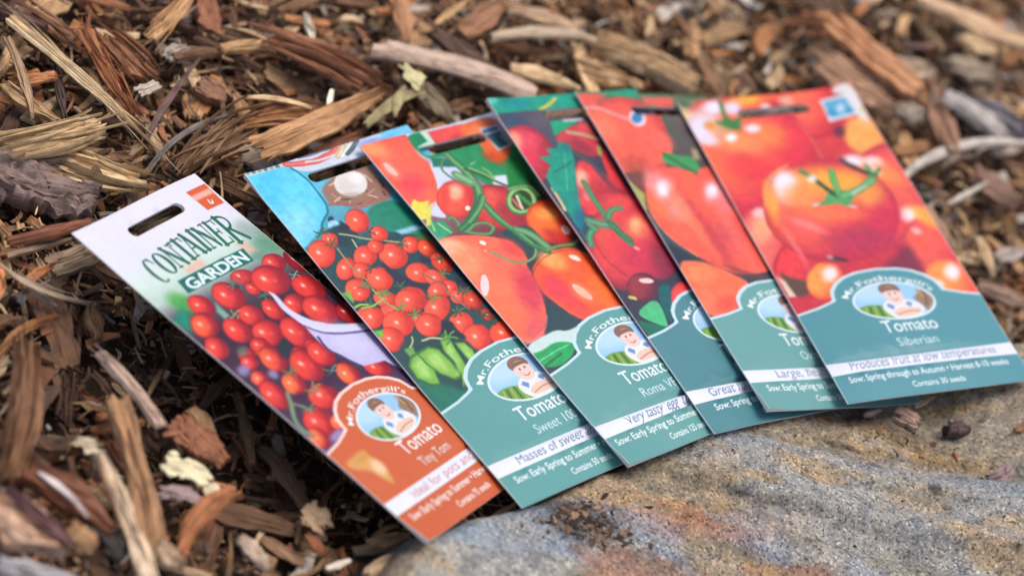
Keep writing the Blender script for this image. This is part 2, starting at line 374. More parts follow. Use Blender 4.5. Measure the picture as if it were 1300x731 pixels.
# printed artwork of the packet fronts, packet millimetres (u right, v down)
ART = [
[
('v',((0,(226,226,241)),(24,(222,224,238)),(36,(205,226,218)),(46,(178,205,196)),(54,(95,90,100)),(70,(58,30,50)),(115,(66,42,70)),(140,(98,78,122)))),
('g',(88.54,43.92,2.1,-14.48,11.26,4.01),(120,160,140),0.9),('g',(82.22,33.64,1,-6.63,5.33,1.89),(150,165,165),0.7),('g',(84.54,45.07,6.25,-5.74,4.47,3.17),(95,150,120),0.8),
('g',(73.66,47.04,4.29,-3.31,1.84,2.34),(85,140,120),0.7),('p',((31.8,36.8),(44,36.5),(42.8,40.2),(31.4,39.8)),(232,170,150),2.5,0.8),('p',((68.8,38.3),(74.7,39),(76.1,45.3),(70.9,44.9)),(222,165,145),2.5,0.75),
('g',(13.11,49.61,2.32,-5.86,6.46,2.04),(70,165,70),0.9),('p',((10.9,51.3),(10.3,56.4),(2.1,63.4),(-0.4,55.1)),(20,140,110),2,0.9),('p',((27.6,57),(27.4,65.1),(23.1,65.9),(23.7,60.7)),(120,165,150),1,1),
('t',(91.63,57.35,2.28,-7.71,6.2,2.45),(146,16,38),(110,12,30),0.7,0),('t',(53.89,52.7,5.9,-4.41,2.59,3.16),(215,60,55),(160,35,50),0.7,0),('t',(52.69,59.57,2.26,-4.44,2.9,1.94),(232,64,54),(150,20,42),0.7,0),
('t',(77.23,53.52,4.77,-5.85,3.45,3.22),(232,64,54),(150,20,42),0.7,0),('t',(65.92,59.84,5.37,-10.08,6.82,4.34),(232,64,54),(150,20,42),0.7,0),('t',(95.17,71.21,1.21,-6.71,6.5,1.74),(190,30,35),(110,10,20),0.7,0),
('t',(80.69,70.54,3.88,-8.47,6.86,3.08),(225,50,45),(140,12,25),0.7,0),('t',(63.74,74.21,1.61,-7.58,4.43,2.39),(232,64,54),(150,20,42),0.7,0),('t',(73.15,82.14,4.13,-9.4,7.35,3.37),(232,64,54),(150,20,42),0.7,0),
('t',(86.61,89.09,2.05,-8.15,5.59,2.44),(170,25,35),(85,8,18),0.7,0),('t',(20.12,55.04,1.68,-5.96,5.79,1.91),(232,64,54),(150,20,42),0.7,0),('t',(37.11,57.23,2.07,-8.15,7.13,2.56),(232,64,54),(150,20,42),0.7,0),
('t',(11.62,63.32,1.13,-7.87,5.92,2.25),(245,95,55),(150,20,42),0.7,0),('t',(5.34,74.24,-0.12,-6.06,5.59,1.25),(232,64,54),(150,20,42),0.7,0),('t',(36.76,69.4,2.7,-6.43,4.88,2.44),(232,64,54),(150,20,42),0.7,0),
('t',(50.12,71.78,0.51,-6.29,5.6,1.51),(232,64,54),(150,20,42),0.7,0),('t',(23.07,72.19,1.24,-7.5,6.51,2.08),(232,64,54),(150,20,42),0.7,0),('t',(34.83,79.87,2.26,-8.84,6.25,2.83),(232,64,54),(150,20,42),0.7,0),
('t',(48.44,85.67,0.23,-8.35,8.03,1.76),(232,64,54),(150,20,42),0.7,0),('t',(24.37,85.38,0.19,-6.03,5.57,1.3),(245,100,60),(150,20,42),0.7,0),('t',(14.24,83.32,2.15,-4.61,2.84,2.02),(232,64,54),(150,20,42),0.7,0),
('t',(37.79,93.91,4.17,-3.71,1.95,2.6),(232,64,54),(150,20,42),0.7,0),('t',(49.23,96.97,2.08,-5.63,5.74,1.72),(232,64,54),(150,20,42),0.7,0),('e',(46.01,54.77,0.52,-1.85,1.43,0.62),(40,60,62),0.8),
('e',(53.94,64.29,0.52,-1.87,1.43,0.61),(40,60,62),0.8),('e',(80.6,62.51,0.53,-1.95,1.45,0.62),(40,60,62),0.8),('e',(29.46,65.17,0.51,-1.8,1.41,0.6),(40,60,62),0.8),
('e',(45.63,67.01,0.52,-1.84,1.42,0.6),(40,60,62),0.8),('e',(54.74,63.72,0.52,-1.87,1.43,0.61),(40,60,62),0.8),('e',(59.28,68.52,0.52,-1.88,1.44,0.6),(40,60,62),0.8),
('l',((45.4,53.6),(47.5,54.5),(48,55.6)),0.6,(90,130,110),1),('l',((45.4,53.6),(43.7,54.9),(41.6,55.5)),0.6,(90,130,110),1),('l',((45.4,53.6),(42.7,53.6),(41.1,53)),0.6,(90,130,110),1),
('l',((45.4,53.6),(45.6,52),(47,50.9)),0.6,(90,130,110),1),('l',((45.4,53.6),(47.8,52.6),(50,52.5)),0.6,(90,130,110),1),('l',((53.9,64.3),(53.6,65.7),(52.2,66.7)),0.6,(70,130,110),1),
('l',((53.9,64.3),(51.5,64.2),(50.1,63.6)),0.6,(70,130,110),1),('l',((53.9,64.3),(52.8,63.1),(53.1,62)),0.6,(70,130,110),1),('l',((53.9,64.3),(56.1,63.5),(58.1,63.4)),0.6,(70,130,110),1),
('l',((53.9,64.3),(56.2,64.8),(57.1,65.7)),0.6,(70,130,110),1),('l',((81,62.7),(82.7,63.4),(83.1,64.3)),0.5,(170,180,160),1),('l',((81,62.7),(79,63.4),(77.2,63.6)),0.5,(170,180,160),1),
('l',((81,62.7),(79.2,61.9),(78.8,61)),0.5,(170,180,160),1),('l',((81,62.7),(82.9,61.9),(84.8,61.7)),0.5,(170,180,160),1),('l',((30.1,65.5),(28,66.2),(26.1,66.2)),0.5,(190,190,150),1),
('l',((30.1,65.5),(29.8,64.1),(30.7,63)),0.5,(190,190,150),1),('l',((30.1,65.5),(32.3,64.8),(34.2,64.8)),0.5,(190,190,150),1),('l',((30.1,65.5),(30.4,66.8),(29.5,67.9)),0.5,(190,190,150),1),
('p',((39.2,85.1),(40,90),(31.9,92.6),(29.6,88.7)),(40,42,66),1.5,0.9),('t',(24.92,82.57,2.54,-5.17,3.33,2.24),(232,64,54),(150,20,42),0.7,0),('t',(23.29,90.78,0.63,-7.21,6.63,1.68),(245,92,60),(150,20,42),0.7,0),
('t',(11.33,86.92,1.25,-4.83,3.48,1.56),(232,64,54),(150,20,42),0.7,0),('t',(35.14,100.41,0.26,-9.68,8.22,1.98),(232,64,54),(150,20,42),0.7,0),('t',(48.51,98.99,1.24,-7.45,6.57,1.88),(232,64,54),(150,20,42),0.7,0),
('t',(19.71,104.24,-0.14,-6.46,5.58,1.19),(248,110,62),(150,20,42),0.7,0),('t',(7.74,94.96,0.75,-4.37,3.9,1.16),(245,100,70),(150,20,42),0.7,0),('t',(6.11,103.87,-0.16,-6.03,7.57,1.13),(232,64,54),(150,20,42),0.7,0),
('t',(26.72,115.62,3.34,-7.9,6.12,2.79),(232,64,54),(150,20,42),0.7,0),('t',(12.1,123.49,0.69,-8.3,7.09,1.78),(232,64,54),(150,20,42),0.7,0),('t',(20.52,127.64,1.25,-5.05,3.48,1.48),(245,105,60),(150,20,42),0.7,0),
('t',(4.43,128.85,-0.11,-5.01,5.47,0.86),(248,115,62),(150,20,42),0.7,0),('p',((54.4,104.4),(64.2,113.6),(59.4,116.8),(58.4,107.2)),(50,40,70),1.5,0.85),
('t',(50.3,112.71,0.56,-6.86,6.12,1.47),(248,110,65),(150,20,42),0.7,0),('t',(67.84,116.68,4.65,-5,4.55,2.25),(232,64,54),(150,20,42),0.7,0),('l',((43.9,107.7),(46.3,108.8),(46.9,110.2)),0.7,(90,150,130),1),
('l',((43.9,107.7),(41.1,108.7),(38.6,108.9)),0.7,(90,150,130),1),('l',((43.9,107.7),(41.4,106.5),(40.9,105.2)),0.7,(90,150,130),1),('l',((43.9,107.7),(46.6,106.6),(49.2,106.5)),0.7,(90,150,130),1),
('l',((24.4,99.4),(25.2,101.1),(24.3,102.5)),0.7,(120,135,85),1),('l',((24.4,99.4),(21.4,99.9),(19.1,99.7)),0.7,(120,135,85),1),('l',((24.4,99.4),(22,98.3),(21.4,97)),0.7,(120,135,85),1),
('l',((24.4,99.4),(26.3,97.9),(28.8,97.2)),0.7,(120,135,85),1),('l',((24.4,99.4),(27.5,99.4),(29.5,100.1)),0.7,(120,135,85),1),('l',((25.9,110.8),(27.8,112.2),(27.9,113.6)),0.8,(140,140,100),1),
('l',((25.9,110.8),(23.5,111.9),(21,112.2)),0.8,(140,140,100),1),('l',((25.9,110.8),(22.9,110.3),(21.4,109.3)),0.8,(140,140,100),1),('l',((25.9,110.8),(26.7,109),(28.7,107.9)),0.8,(140,140,100),1),
('l',((25.9,110.8),(28.8,110.1),(31.3,110.3)),0.8,(140,140,100),1),('l',((14.2,116.6),(13.9,118.1),(12.4,119.1)),0.7,(110,140,105),1),('l',((14.2,116.6),(11.7,116.5),(10.2,115.8)),0.7,(110,140,105),1),
('l',((14.2,116.6),(13,115.3),(13.3,114.1)),0.7,(110,140,105),1),('l',((14.2,116.6),(16.5,115.9),(18.5,115.8)),0.7,(110,140,105),1),('l',((14.2,116.6),(16.5,117.2),(17.5,118.2)),0.7,(110,140,105),1),
('l',((12.6,106.1),(8,111.8),(2.7,117.1),(1.4,122.6),(3,126.8)),2.2,(120,145,115),1),('l',((9.4,110.8),(12.5,114),(14.1,117.5)),1.2,(130,150,120),1),('g',(5.07,88.37,0.95,-3.82,2.66,1.24),(150,140,190),0.9),
('g',(15.42,96.41,0.86,-2.91,2.41,0.92),(160,150,200),0.8),('g',(13.21,131.92,5.55,-1.26,0.14,2.4),(170,150,200),0.8),('g',(14.03,81.06,2.61,-2.98,1.22,2.17),(70,110,100),0.8),
('g',(33.94,89.48,3.35,-5.38,1.56,3.81),(30,45,55),0.95),('g',(16.25,110.55,0.96,-2.9,2.67,0.89),(60,30,60),0.8),('g',(37.87,110.24,1.1,-5.72,1.44,2.34),(60,25,60),0.7),
('p',((58,80.9),(56.1,84.2),(54.6,88.5),(53.9,93.7),(53.7,97.8),(55.8,104.2),(59.5,108.8),(62.4,113.2),(75.4,115.6),(78.3,122.5),(96.2,133.2),(102.9,112.9),(92.2,100.6),(81.4,96.6),(67.2,90.2),(60.7,83.5)),(196,190,232),0.6,1,True),
('g',(69.66,99.61,4.03,-9.51,11.06,2.83),(205,205,245),0.8),('g',(83.87,117.24,0.19,-5.03,8.41,0.93),(140,124,184),0.8),('l',((55.8,92.3),(53.5,99.5),(56.6,103.7),(60.2,113.1)),1.4,(60,65,110),1),  # darker violet glow: shadow painted into the print at the bowl's right end
('p',((58.7,64.1),(60.3,66.2),(57.8,74.3),(59.4,79.6),(63.1,85),(71.6,91.2),(92.4,97.3),(91.2,100.5),(78.5,98.5),(63.2,92.9),(56.3,86.5),(54.6,79.8),(54.4,72.8)),(214,214,246),0.8,1),
('l',((55.2,84.2),(59.8,91.3),(68.4,95.7),(86.9,100.9)),1.4,(105,100,160),0.8),('l',((58.5,64.3),(55.7,73.4),(57.4,81),(66.9,90.4),(87.4,97.4)),0.9,(232,230,250),1),
('mark',),('p',((73.4,6.7),(89.2,6.3),(88.1,18.3),(74.2,18.5)),(214,94,52),0.3,1),('p',((73.2,9.5),(88.5,9.2),(88.3,12.1),(72.8,12.4)),(236,190,185),0.8,0.85),
('l',((80.5,14.2),(79.7,16.2),(81.8,16.4),(82.5,15)),1.1,(250,235,235),1),('p',((2.5,143.3),(17.5,142.5),(16.4,147),(18.7,149.9),(16.4,158),(14.3,161.6),(11.8,158.9),(9.7,151.5),(3.4,147.1)),(214,160,92),1.5,1),
('g',(15.12,152.25,0.16,-4.14,4.39,0.72),(238,205,170),0.9),('g',(11.94,145.61,5.32,-0.96,0.18,1.83),(200,140,70),0.6),
],
[
('v',((0,(110,200,240)),(40,(70,150,170)),(50,(22,70,80)),(90,(24,60,70)),(118,(20,84,82)),(140,(14,120,100)))),('p',((-1.3,-1),(21.9,-0),(24.3,8.4),(26.7,17.6),(23.7,28.8),(16.6,34),(11.7,37.4),(0.2,43.4),(-1.2,41.1),(-0.9,27.5),(-0.1,2.5)),(92,204,250),0.5,1),
('g',(2.49,10.51,1.63,-12.42,7.35,6.14),(60,190,245),0.6),('g',(6.31,30.19,1.9,-11.67,8.5,5.58),(140,212,250),0.7),('p',((-1.3,-1),(20.7,-0.5),(20.6,1.7),(-0.3,1.8)),(225,205,170),0.5,0.9),
('e',(1.54,0.33,0.97,-0.56,0.35,0.76),(90,170,210),0.9),('e',(4.69,0.42,0.97,-0.56,0.35,0.76),(50,110,150),0.9),('e',(7.85,0.52,0.97,-0.56,0.35,0.77),(90,170,210),0.9),
('e',(11.02,0.61,0.97,-0.56,0.36,0.77),(50,110,150),0.9),('e',(14.19,0.71,0.98,-0.57,0.36,0.77),(90,170,210),0.9),('e',(17.38,0.8,0.98,-0.57,0.36,0.77),(50,110,150),0.9),
('p',((21.3,-0.3),(53,-2.4),(76.6,-1.3),(68.9,8.7),(60.3,9.3),(39,9.7),(24.8,7.7)),(200,210,225),0.6,1),('l',((21.7,1.2),(27.3,3.2),(36.7,4.4),(45.9,2.8),(51.4,-0.2)),3.2,(240,105,105),1),
('l',((29.3,-0.5),(36.8,-0),(46.8,-0.5)),2.2,(120,110,150),1),('l',((31,-1.7),(41.2,-1.6),(49.4,-1.8)),1.5,(215,215,235),1),('l',((30.6,3.1),(39.7,4.6),(47.5,3.8),(52.6,0.2),(52.3,-2.6)),1,(235,235,240),1),
('l',((54.8,-2.6),(52.5,2),(46.4,5.2)),2.4,(225,205,150),1),('l',((60.4,-1.5),(55.3,2.1),(48.3,5.9)),2.2,(238,240,245),1),('l',((62.4,-0.8),(56.6,3.5),(51.9,5.4)),2,(80,100,105),1),
('g',(68.98,3.33,10.22,-1.28,1.41,2.23),(130,160,225),0.9),('p',((25.1,8.2),(39.3,9.4),(35.3,14.6),(26.7,17.6)),(80,185,220),0.8,1),('p',((28.3,15.6),(57.6,12.8),(57.6,24.5),(56.7,33.9),(38.6,34.3),(33.3,29.8),(25.9,27)),(150,110,95),0.8,1),
('l',((34.6,13.5),(38.4,14.8)),1,(190,150,130),0.85),('l',((37,18),(36.7,21.8)),1,(105,72,62),0.85),('l',((39.4,22.5),(38.5,21.1)),1,(225,185,165),0.85),
('l',((41.8,27),(40.3,22.7)),1,(80,60,60),0.85),('l',((44.2,31.5),(40.6,32.1)),1,(190,150,130),0.85),('l',((56.8,22.8),(55.9,25.7)),1,(105,72,62),0.85),
('l',((32.8,17.8),(38.1,16.9)),1,(225,185,165),0.85),('l',((35.2,22.2),(39.5,21.4)),1,(80,60,60),0.85),('l',((37.6,26.7),(35,29.2)),1,(190,150,130),0.85),
('l',((40,31.2),(35.6,31.2)),1,(105,72,62),0.85),('l',((52.5,22.6),(51.6,18.4)),1,(225,185,165),0.85),('l',((54.9,27.1),(55.3,26.7)),1,(80,60,60),0.85),
('l',((31,22),(31.8,26.3)),1,(190,150,130),0.85),('l',((33.4,26.5),(37,27.4)),1,(105,72,62),0.85),('l',((45.8,17.9),(48.7,15)),1,(225,185,165),0.85),('l',((48.2,22.4),(44.5,22.5)),1,(80,60,60),0.85),
('l',((50.6,26.9),(44.9,28.3)),1,(190,150,130),0.85),('l',((53.1,31.4),(53.4,29.2)),1,(105,72,62),0.85),('l',((29.2,26.3),(33.3,24.9)),1,(225,185,165),0.85),
('l',((41.6,17.7),(43.4,21.4)),1,(80,60,60),0.85),('l',((44,22.2),(44.2,24.4)),1,(190,150,130),0.85),('l',((46.4,26.7),(46.5,23.1)),1,(105,72,62),0.85),
('l',((48.8,31.2),(45.7,28.9)),1,(225,185,165),0.85),('l',((51.2,35.7),(46.8,38)),1,(80,60,60),0.85),('l',((37.3,17.5),(38.8,18.2)),1,(190,150,130),0.85),
('l',((39.7,22),(45.8,20.2)),1,(105,72,62),0.85),('e',(42.56,20.34,6.66,-4.96,3.31,5.71),(222,218,216),1),('g',(39.57,20.58,4.38,-2.65,1.6,3.46),(200,190,180),0.5),
('g',(46.63,18.7,3.78,-2.13,1.37,2.79),(240,240,240),0.8),('g',(38.9,25.64,5,-1.06,1.83,1.38),(170,150,140),0.6),('l',((25.9,27),(29.5,27.5),(34,30),(38.4,32.5),(46.1,30.9)),1.5,(170,105,90),1),
('p',((39.2,34.6),(57,33.6),(60.7,53.9),(56.1,56.6),(42.7,50.7),(36,43.9)),(20,128,104),0.6,1),('p',((44.2,49.9),(55.7,49.8),(58.1,52.9),(45.3,52.6)),(150,195,220),1,1),
('p',((50.5,55.3),(57.1,55.2),(57.6,65),(50.4,60.5)),(70,110,60),1,1),('l',((22.3,3.7),(25.4,11),(25.2,19.7),(25.1,25),(23,30.3),(17.2,33.4),(12.9,37.9)),1,(15,130,150),1),
('e',(21.34,34.06,1.35,-1.14,0.5,1.49),(30,60,90),1),('e',(20.19,37.11,2.45,-1.81,0.91,2.36),(150,210,240),1),('p',((10.7,38.8),(24.6,37),(31.2,42.9),(20.7,50.3),(14.6,48)),(18,60,70),1,1),
('l',((19.6,41.9),(24,44.4),(28.2,48.1),(34.5,51.3),(42.8,56.2),(46.5,59.7)),1.1,(160,165,125),1),('l',((23,46.6),(22.4,51.5)),1,(170,180,150),1),('t',(31.94,38.65,-0.03,-6.09,6,1.95),(250,92,66),(208,50,42),0.7,1),
('t',(13.55,43.05,2.38,-3.45,2.66,2.75),(250,92,66),(208,50,42),0.7,1),('t',(5.38,48.12,2.03,-6.85,5.67,3.7),(250,92,66),(208,50,42),0.7,1),('t',(10.56,58.61,2.68,-5.35,3,4.2),(250,92,66),(208,50,42),0.7,1),
('t',(36.22,48.08,2.83,-3.53,3.14,2.76),(250,92,66),(208,50,42),0.7,1),('t',(22.58,56.34,4.9,-4.03,1.85,5.17),(250,92,66),(208,50,42),0.7,1),('t',(15.85,61.91,2.38,-4.14,2.65,3.22),(250,92,66),(208,50,42),0.7,1),
('t',(34.29,60.76,2.89,-6.49,5.61,3.89),(250,92,66),(208,50,42),0.7,1),('t',(30.26,53.64,2.41,-3.16,2.68,2.46),(250,92,66),(208,50,42),0.7,1),('t',(45.73,58.57,1.8,-4.64,3.49,2.77),(250,92,66),(208,50,42),0.7,1),
('t',(8.01,69.92,2.99,-5.36,4.36,3.67),(250,92,66),(208,50,42),0.7,1),('t',(20.69,68.86,2.58,-5.86,5.02,3.5),(250,92,66),(208,50,42),0.7,1),('t',(51.31,62.83,0.51,-4.53,4.79,1.68),(238,85,45),(150,35,25),0.7,1),
('t',(52.01,72.18,1.26,-4.89,5.46,2.12),(228,70,40),(150,30,25),0.7,1),('t',(38.27,73,2.48,-5.37,4.79,3.15),(250,92,66),(208,50,42),0.7,1),('t',(43.64,78.46,2.49,-3.85,4.8,2.24),(250,92,66),(208,50,42),0.7,1),
('t',(45.56,85.17,1.66,-4.25,3.19,2.44),(250,92,66),(208,50,42),0.7,1),('t',(15.94,78.88,2.43,-4.48,4.73,2.65),(250,92,66),(208,50,42),0.7,1),('t',(26.92,83.12,4.2,-5.72,4.65,4.31),(250,92,66),(208,50,42),0.7,1),
('t',(14.37,85.83,3.55,-4.12,3.96,3.12),(250,92,66),(208,50,42),0.7,1),('t',(4.82,82.95,4.04,-3.53,3.52,3.06),(250,92,66),(208,50,42),0.7,1),('t',(39.52,84.56,1.93,-5.37,3.71,3.1),(250,92,66),(208,50,42),0.7,1),
('t',(34.01,91.34,3.42,-4.92,3.77,3.65),(250,92,66),(208,50,42),0.7,1),('t',(49.46,93.48,0.68,-4.92,6.27,1.72),(235,78,45),(130,25,25),0.7,1),('t',(46.14,90.5,1.66,-3.86,3.19,2.2),(250,92,66),(208,50,42),0.7,1),
('t',(22.75,93.28,5.5,-2.58,2.14,3.18),(250,92,66),(208,50,42),0.7,1),('p',((45.9,65.6),(48.7,69.2),(45.8,70.7),(43.1,68)),(32,38,60),0.8,0.95),('p',((29.3,67),(33.1,74.4),(29.8,76.6),(25.8,72.5)),(32,38,60),0.8,0.95),
('p',((28,60.5),(28.8,67.7),(26.2,71),(26.2,65.9)),(32,38,60),0.8,0.95),('p',((31.8,74),(39,80.1),(36,81.9),(30.7,77.4)),(32,38,60),0.8,0.95),('p',((51.8,81.6),(56.5,85.9),(52.7,89.6),(49.3,86.6)),(32,38,60),0.8,0.95),
('p',((24.8,36),(26.5,40.1),(24.3,41.9),(21.1,39.8)),(32,38,60),0.8,0.95),('l',((13.2,45.1),(14.7,45.8),(15.1,46.8)),0.65,(70,100,70),1),('l',((13.2,45.1),(12,46.4),(10.6,47)),0.65,(70,100,70),1),
('l',((13.2,45.1),(11.2,45.2),(10,44.8)),0.65,(70,100,70),1),('l',((13.2,45.1),(13.2,43.6),(14.1,42.5)),0.65,(70,100,70),1),('l',((13.2,45.1),(14.8,44.1),(16.3,43.8)),0.65,(70,100,70),1),
('l',((20.9,62.5),(22.6,63.1),(23.3,64)),0.65,(60,80,75),1),('l',((20.9,62.5),(20,63.9),(18.7,64.7)),0.65,(60,80,75),1),('l',((20.9,62.5),(19,62.9),(17.6,62.7)),0.65,(60,80,75),1),
('l',((20.9,62.5),(20.6,61.1),(21.3,60)),0.65,(60,80,75),1),('l',((20.9,62.5),(22.3,61.4),(23.8,60.9)),0.65,(60,80,75),1),('l',((12,68.9),(13.4,69.8),(13.7,70.8)),0.65,(105,140,90),1),
('l',((12,68.9),(10.7,70.1),(9.2,70.6)),0.65,(105,140,90),1),('l',((12,68.9),(10,68.9),(8.9,68.4)),0.65,(105,140,90),1),('l',((12,68.9),(12.1,67.4),(13.2,66.4)),0.65,(105,140,90),1),
('l',((12,68.9),(13.6,68),(15.2,67.9)),0.65,(105,140,90),1),('l',((17.6,75.7),(16.1,76.7),(14.5,77)),0.65,(105,140,90),1),('l',((17.6,75.7),(16.5,74.7),(16.5,73.5)),0.65,(105,140,90),1),
('l',((17.6,75.7),(18.2,74.3),(19.5,73.4)),0.65,(105,140,90),1),('l',((17.6,75.7),(19.5,76),(20.4,76.8)),0.65,(105,140,90),1),('l',((17.6,75.7),(18.2,77.1),(17.8,78.2)),0.65,(105,140,90),1),
('l',((20.1,84.7),(18.1,84.9),(16.9,84.4)),0.65,(70,100,70),1),('l',((20.1,84.7),(20,83.2),(20.9,82.1)),0.65,(70,100,70),1),('l',((20.1,84.7),(21.6,83.7),(23.2,83.4)),0.65,(70,100,70),1),
('l',((20.1,84.7),(21.2,85.7),(21.3,86.9)),0.65,(70,100,70),1),('l',((20.1,84.7),(19.5,86.1),(18.2,87)),0.65,(70,100,70),1),('l',((34.9,86.2),(34,87.5),(32.6,88.3)),0.65,(70,100,70),1),
('l',((34.9,86.2),(33.2,85.7),(32.5,84.8)),0.65,(70,100,70),1),('l',((34.9,86.2),(34.7,84.8),(35.4,83.6)),0.65,(70,100,70),1),('l',((34.9,86.2),(36.9,85.8),(38.3,86.1)),0.65,(70,100,70),1),
('l',((34.9,86.2),(36.3,87.1),(36.5,88.3)),0.65,(70,100,70),1),('l',((48.9,88.1),(47.1,87.7),(46.3,86.8)),0.65,(70,100,70),1),('l',((48.9,88.1),(49.7,86.8),(51.1,85.9)),0.65,(70,100,70),1),
('l',((48.9,88.1),(50.9,87.7),(52.3,87.9)),0.65,(70,100,70),1),('l',((48.9,88.1),(49.3,89.5),(48.6,90.7)),0.65,(70,100,70),1),('l',((48.9,88.1),(47.5,89.3),(46,89.8)),0.65,(70,100,70),1),
('l',((48.4,77.7),(50.2,78.1),(51,78.9)),0.65,(105,140,90),1),('l',((48.4,77.7),(47.6,79.1),(46.3,80)),0.65,(105,140,90),1),('l',((48.4,77.7),(46.4,78.2),(45,78)),0.65,(105,140,90),1),
('l',((48.4,77.7),(47.9,76.3),(48.5,75.1)),0.65,(105,140,90),1),('l',((48.4,77.7),(49.7,76.5),(51.2,75.9)),0.65,(105,140,90),1),('l',((33,46),(31,46.4),(29.7,46)),0.65,(60,80,75),1),
('l',((33,46),(32.8,44.6),(33.6,43.4)),0.65,(60,80,75),1),('l',((33,46),(34.5,44.9),(36.1,44.4)),0.65,(60,80,75),1),('l',((33,46),(34.4,47),(34.5,48.1)),0.65,(60,80,75),1),
('l',((33,46),(32.6,47.5),(31.4,48.5)),0.65,(60,80,75),1),('l',((53,70),(54.4,68.8),(56,68.4)),0.65,(70,100,70),1),('l',((53,70),(54.4,70.9),(54.6,72)),0.65,(70,100,70),1),
('l',((53,70),(52.6,71.4),(51.5,72.5)),0.65,(70,100,70),1),('l',((53,70),(51,69.9),(49.9,69.3)),0.65,(70,100,70),1),('l',((53,70),(52.1,68.7),(52.4,67.5)),0.65,(70,100,70),1),
('l',((26.7,75.4),(28.3,74.5),(29.9,74.2)),0.65,(70,100,70),1),('l',((26.7,75.4),(27.8,76.5),(27.7,77.7)),0.65,(70,100,70),1),('l',((26.7,75.4),(26,76.8),(24.7,77.7)),0.65,(70,100,70),1),
('l',((26.7,75.4),(24.8,75.1),(24,74.3)),0.65,(70,100,70),1),('l',((26.7,75.4),(26.2,74),(26.7,72.9)),0.65,(70,100,70),1),('l',((40.9,96.9),(42.8,96.6),(44.2,96.9)),0.65,(105,140,90),1),
('l',((40.9,96.9),(41.2,98.3),(40.4,99.5)),0.65,(105,140,90),1),('l',((40.9,96.9),(39.4,98),(37.9,98.5)),0.65,(105,140,90),1),('l',((40.9,96.9),(39.4,96),(39.2,94.9)),0.65,(105,140,90),1),
('l',((40.9,96.9),(41.2,95.5),(42.3,94.5)),0.65,(105,140,90),1),('l',((12.7,70),(12,71.4),(10.8,72.3)),0.65,(105,140,90),1),('l',((12.7,70),(10.8,69.7),(9.9,69)),0.65,(105,140,90),1),
('l',((12.7,70),(12.1,68.7),(12.6,67.5)),0.65,(105,140,90),1),('l',((12.7,70),(14.5,69.4),(15.9,69.5)),0.65,(105,140,90),1),('l',((12.7,70),(14.2,70.7),(14.7,71.8)),0.65,(105,140,90),1),
('l',((23,90),(23.8,88.7),(25.2,87.9)),0.65,(60,80,75),1),('l',((23,90),(24.7,90.5),(25.5,91.4)),0.65,(60,80,75),1),('l',((23,90),(23.3,91.4),(22.6,92.5)),0.65,(60,80,75),1),
('l',((23,90),(21.1,90.4),(19.7,90.2)),0.65,(60,80,75),1),('l',((23,90),(21.6,89.1),(21.3,88)),0.65,(60,80,75),1),('l',((42,57.2),(40,57.4),(38.7,56.9)),0.65,(70,100,70),1),
('l',((42,57.2),(41.9,55.7),(42.8,54.5)),0.65,(70,100,70),1),('l',((42,57.2),(43.6,56.1),(45.2,55.8)),0.65,(70,100,70),1),('l',((42,57.2),(43.2,58.2),(43.2,59.4)),0.65,(70,100,70),1),
('l',((42,57.2),(41.4,58.6),(40.1,59.6)),0.65,(70,100,70),1),('l',((13.8,48.3),(13.5,55.9),(13.6,62.8),(15.3,67.6)),1,(175,140,90),1),('l',((14.1,72.3),(15,81),(17.9,86.4)),1,(180,170,110),1),
('l',((40.1,73.7),(43.4,81.8),(43,89.3),(45.7,98)),0.9,(150,110,90),1),('l',((11,38.7),(13.6,38.3),(16.4,39.8)),1,(50,85,75),1),('l',((11.9,38.6),(13.5,39.2),(14.1,40.1)),0.7,(60,100,85),1),
('l',((11.9,38.6),(10.4,39.7),(8.9,40.1)),0.7,(60,100,85),1),('l',((11.9,38.6),(10.3,37.9),(9.7,37)),0.7,(60,100,85),1),('l',((11.9,38.6),(13.4,37.4),(14.9,37)),0.7,(60,100,85),1),
('p',((0.4,68.7),(4.1,68.9),(3.8,73.3),(1.7,75)),(120,180,70),1,1),('l',((0.8,77.2),(4.2,76.8),(8.5,79.3)),1.3,(150,190,80),1),('t',(7.56,72.42,3.61,-2.53,1.39,3.23),(250,92,66),(208,50,42),0.7,1),
('t',(4.27,84.55,3.32,-5.09,3.72,3.89),(250,92,66),(208,50,42),0.7,1),('t',(25.04,83.38,5.14,-4.93,3.45,4.75),(250,92,66),(208,50,42),0.7,1),('t',(12.83,91.64,4.33,-6.17,4.83,4.64),(250,92,66),(208,50,42),0.7,1),
('t',(33.61,91.75,2.33,-7.23,4.48,4.14),(250,92,66),(208,50,42),0.7,1),('t',(24.52,97.46,3.19,-5.66,4.6,3.7),(250,92,66),(208,50,42),0.7,1),('t',(4.5,97.09,2.53,-5.74,4.92,3.32),(250,92,66),(208,50,42),0.7,1),
('t',(37.75,102.61,2.33,-5.73,4.47,3.22),(250,92,66),(208,50,42),0.7,1),('t',(50.67,94.93,0.54,-4.93,5.01,1.71),(225,70,45),(140,30,30),0.7,1),('t',(39.32,111.6,3.4,-6.27,4.86,3.98),(250,92,66),(208,50,42),0.7,1),
('t',(51.63,103.78,0.83,-3.25,3.58,1.33),(190,60,40),(100,30,25),0.7,1),('t',(51.61,114.73,4.08,-6.44,4.46,4.59),(246,80,50),(190,40,30),0.7,1),('l',((16.6,75.9),(16.3,77.5),(15.2,78.6)),0.7,(120,150,80),1),
('l',((16.6,75.9),(14.6,75.9),(13.4,75.3)),0.7,(120,150,80),1),('l',((16.6,75.9),(15.7,74.6),(15.9,73.4)),0.7,(120,150,80),1),('l',((16.6,75.9),(18.5,75),(20.1,74.9)),0.7,(120,150,80),1),
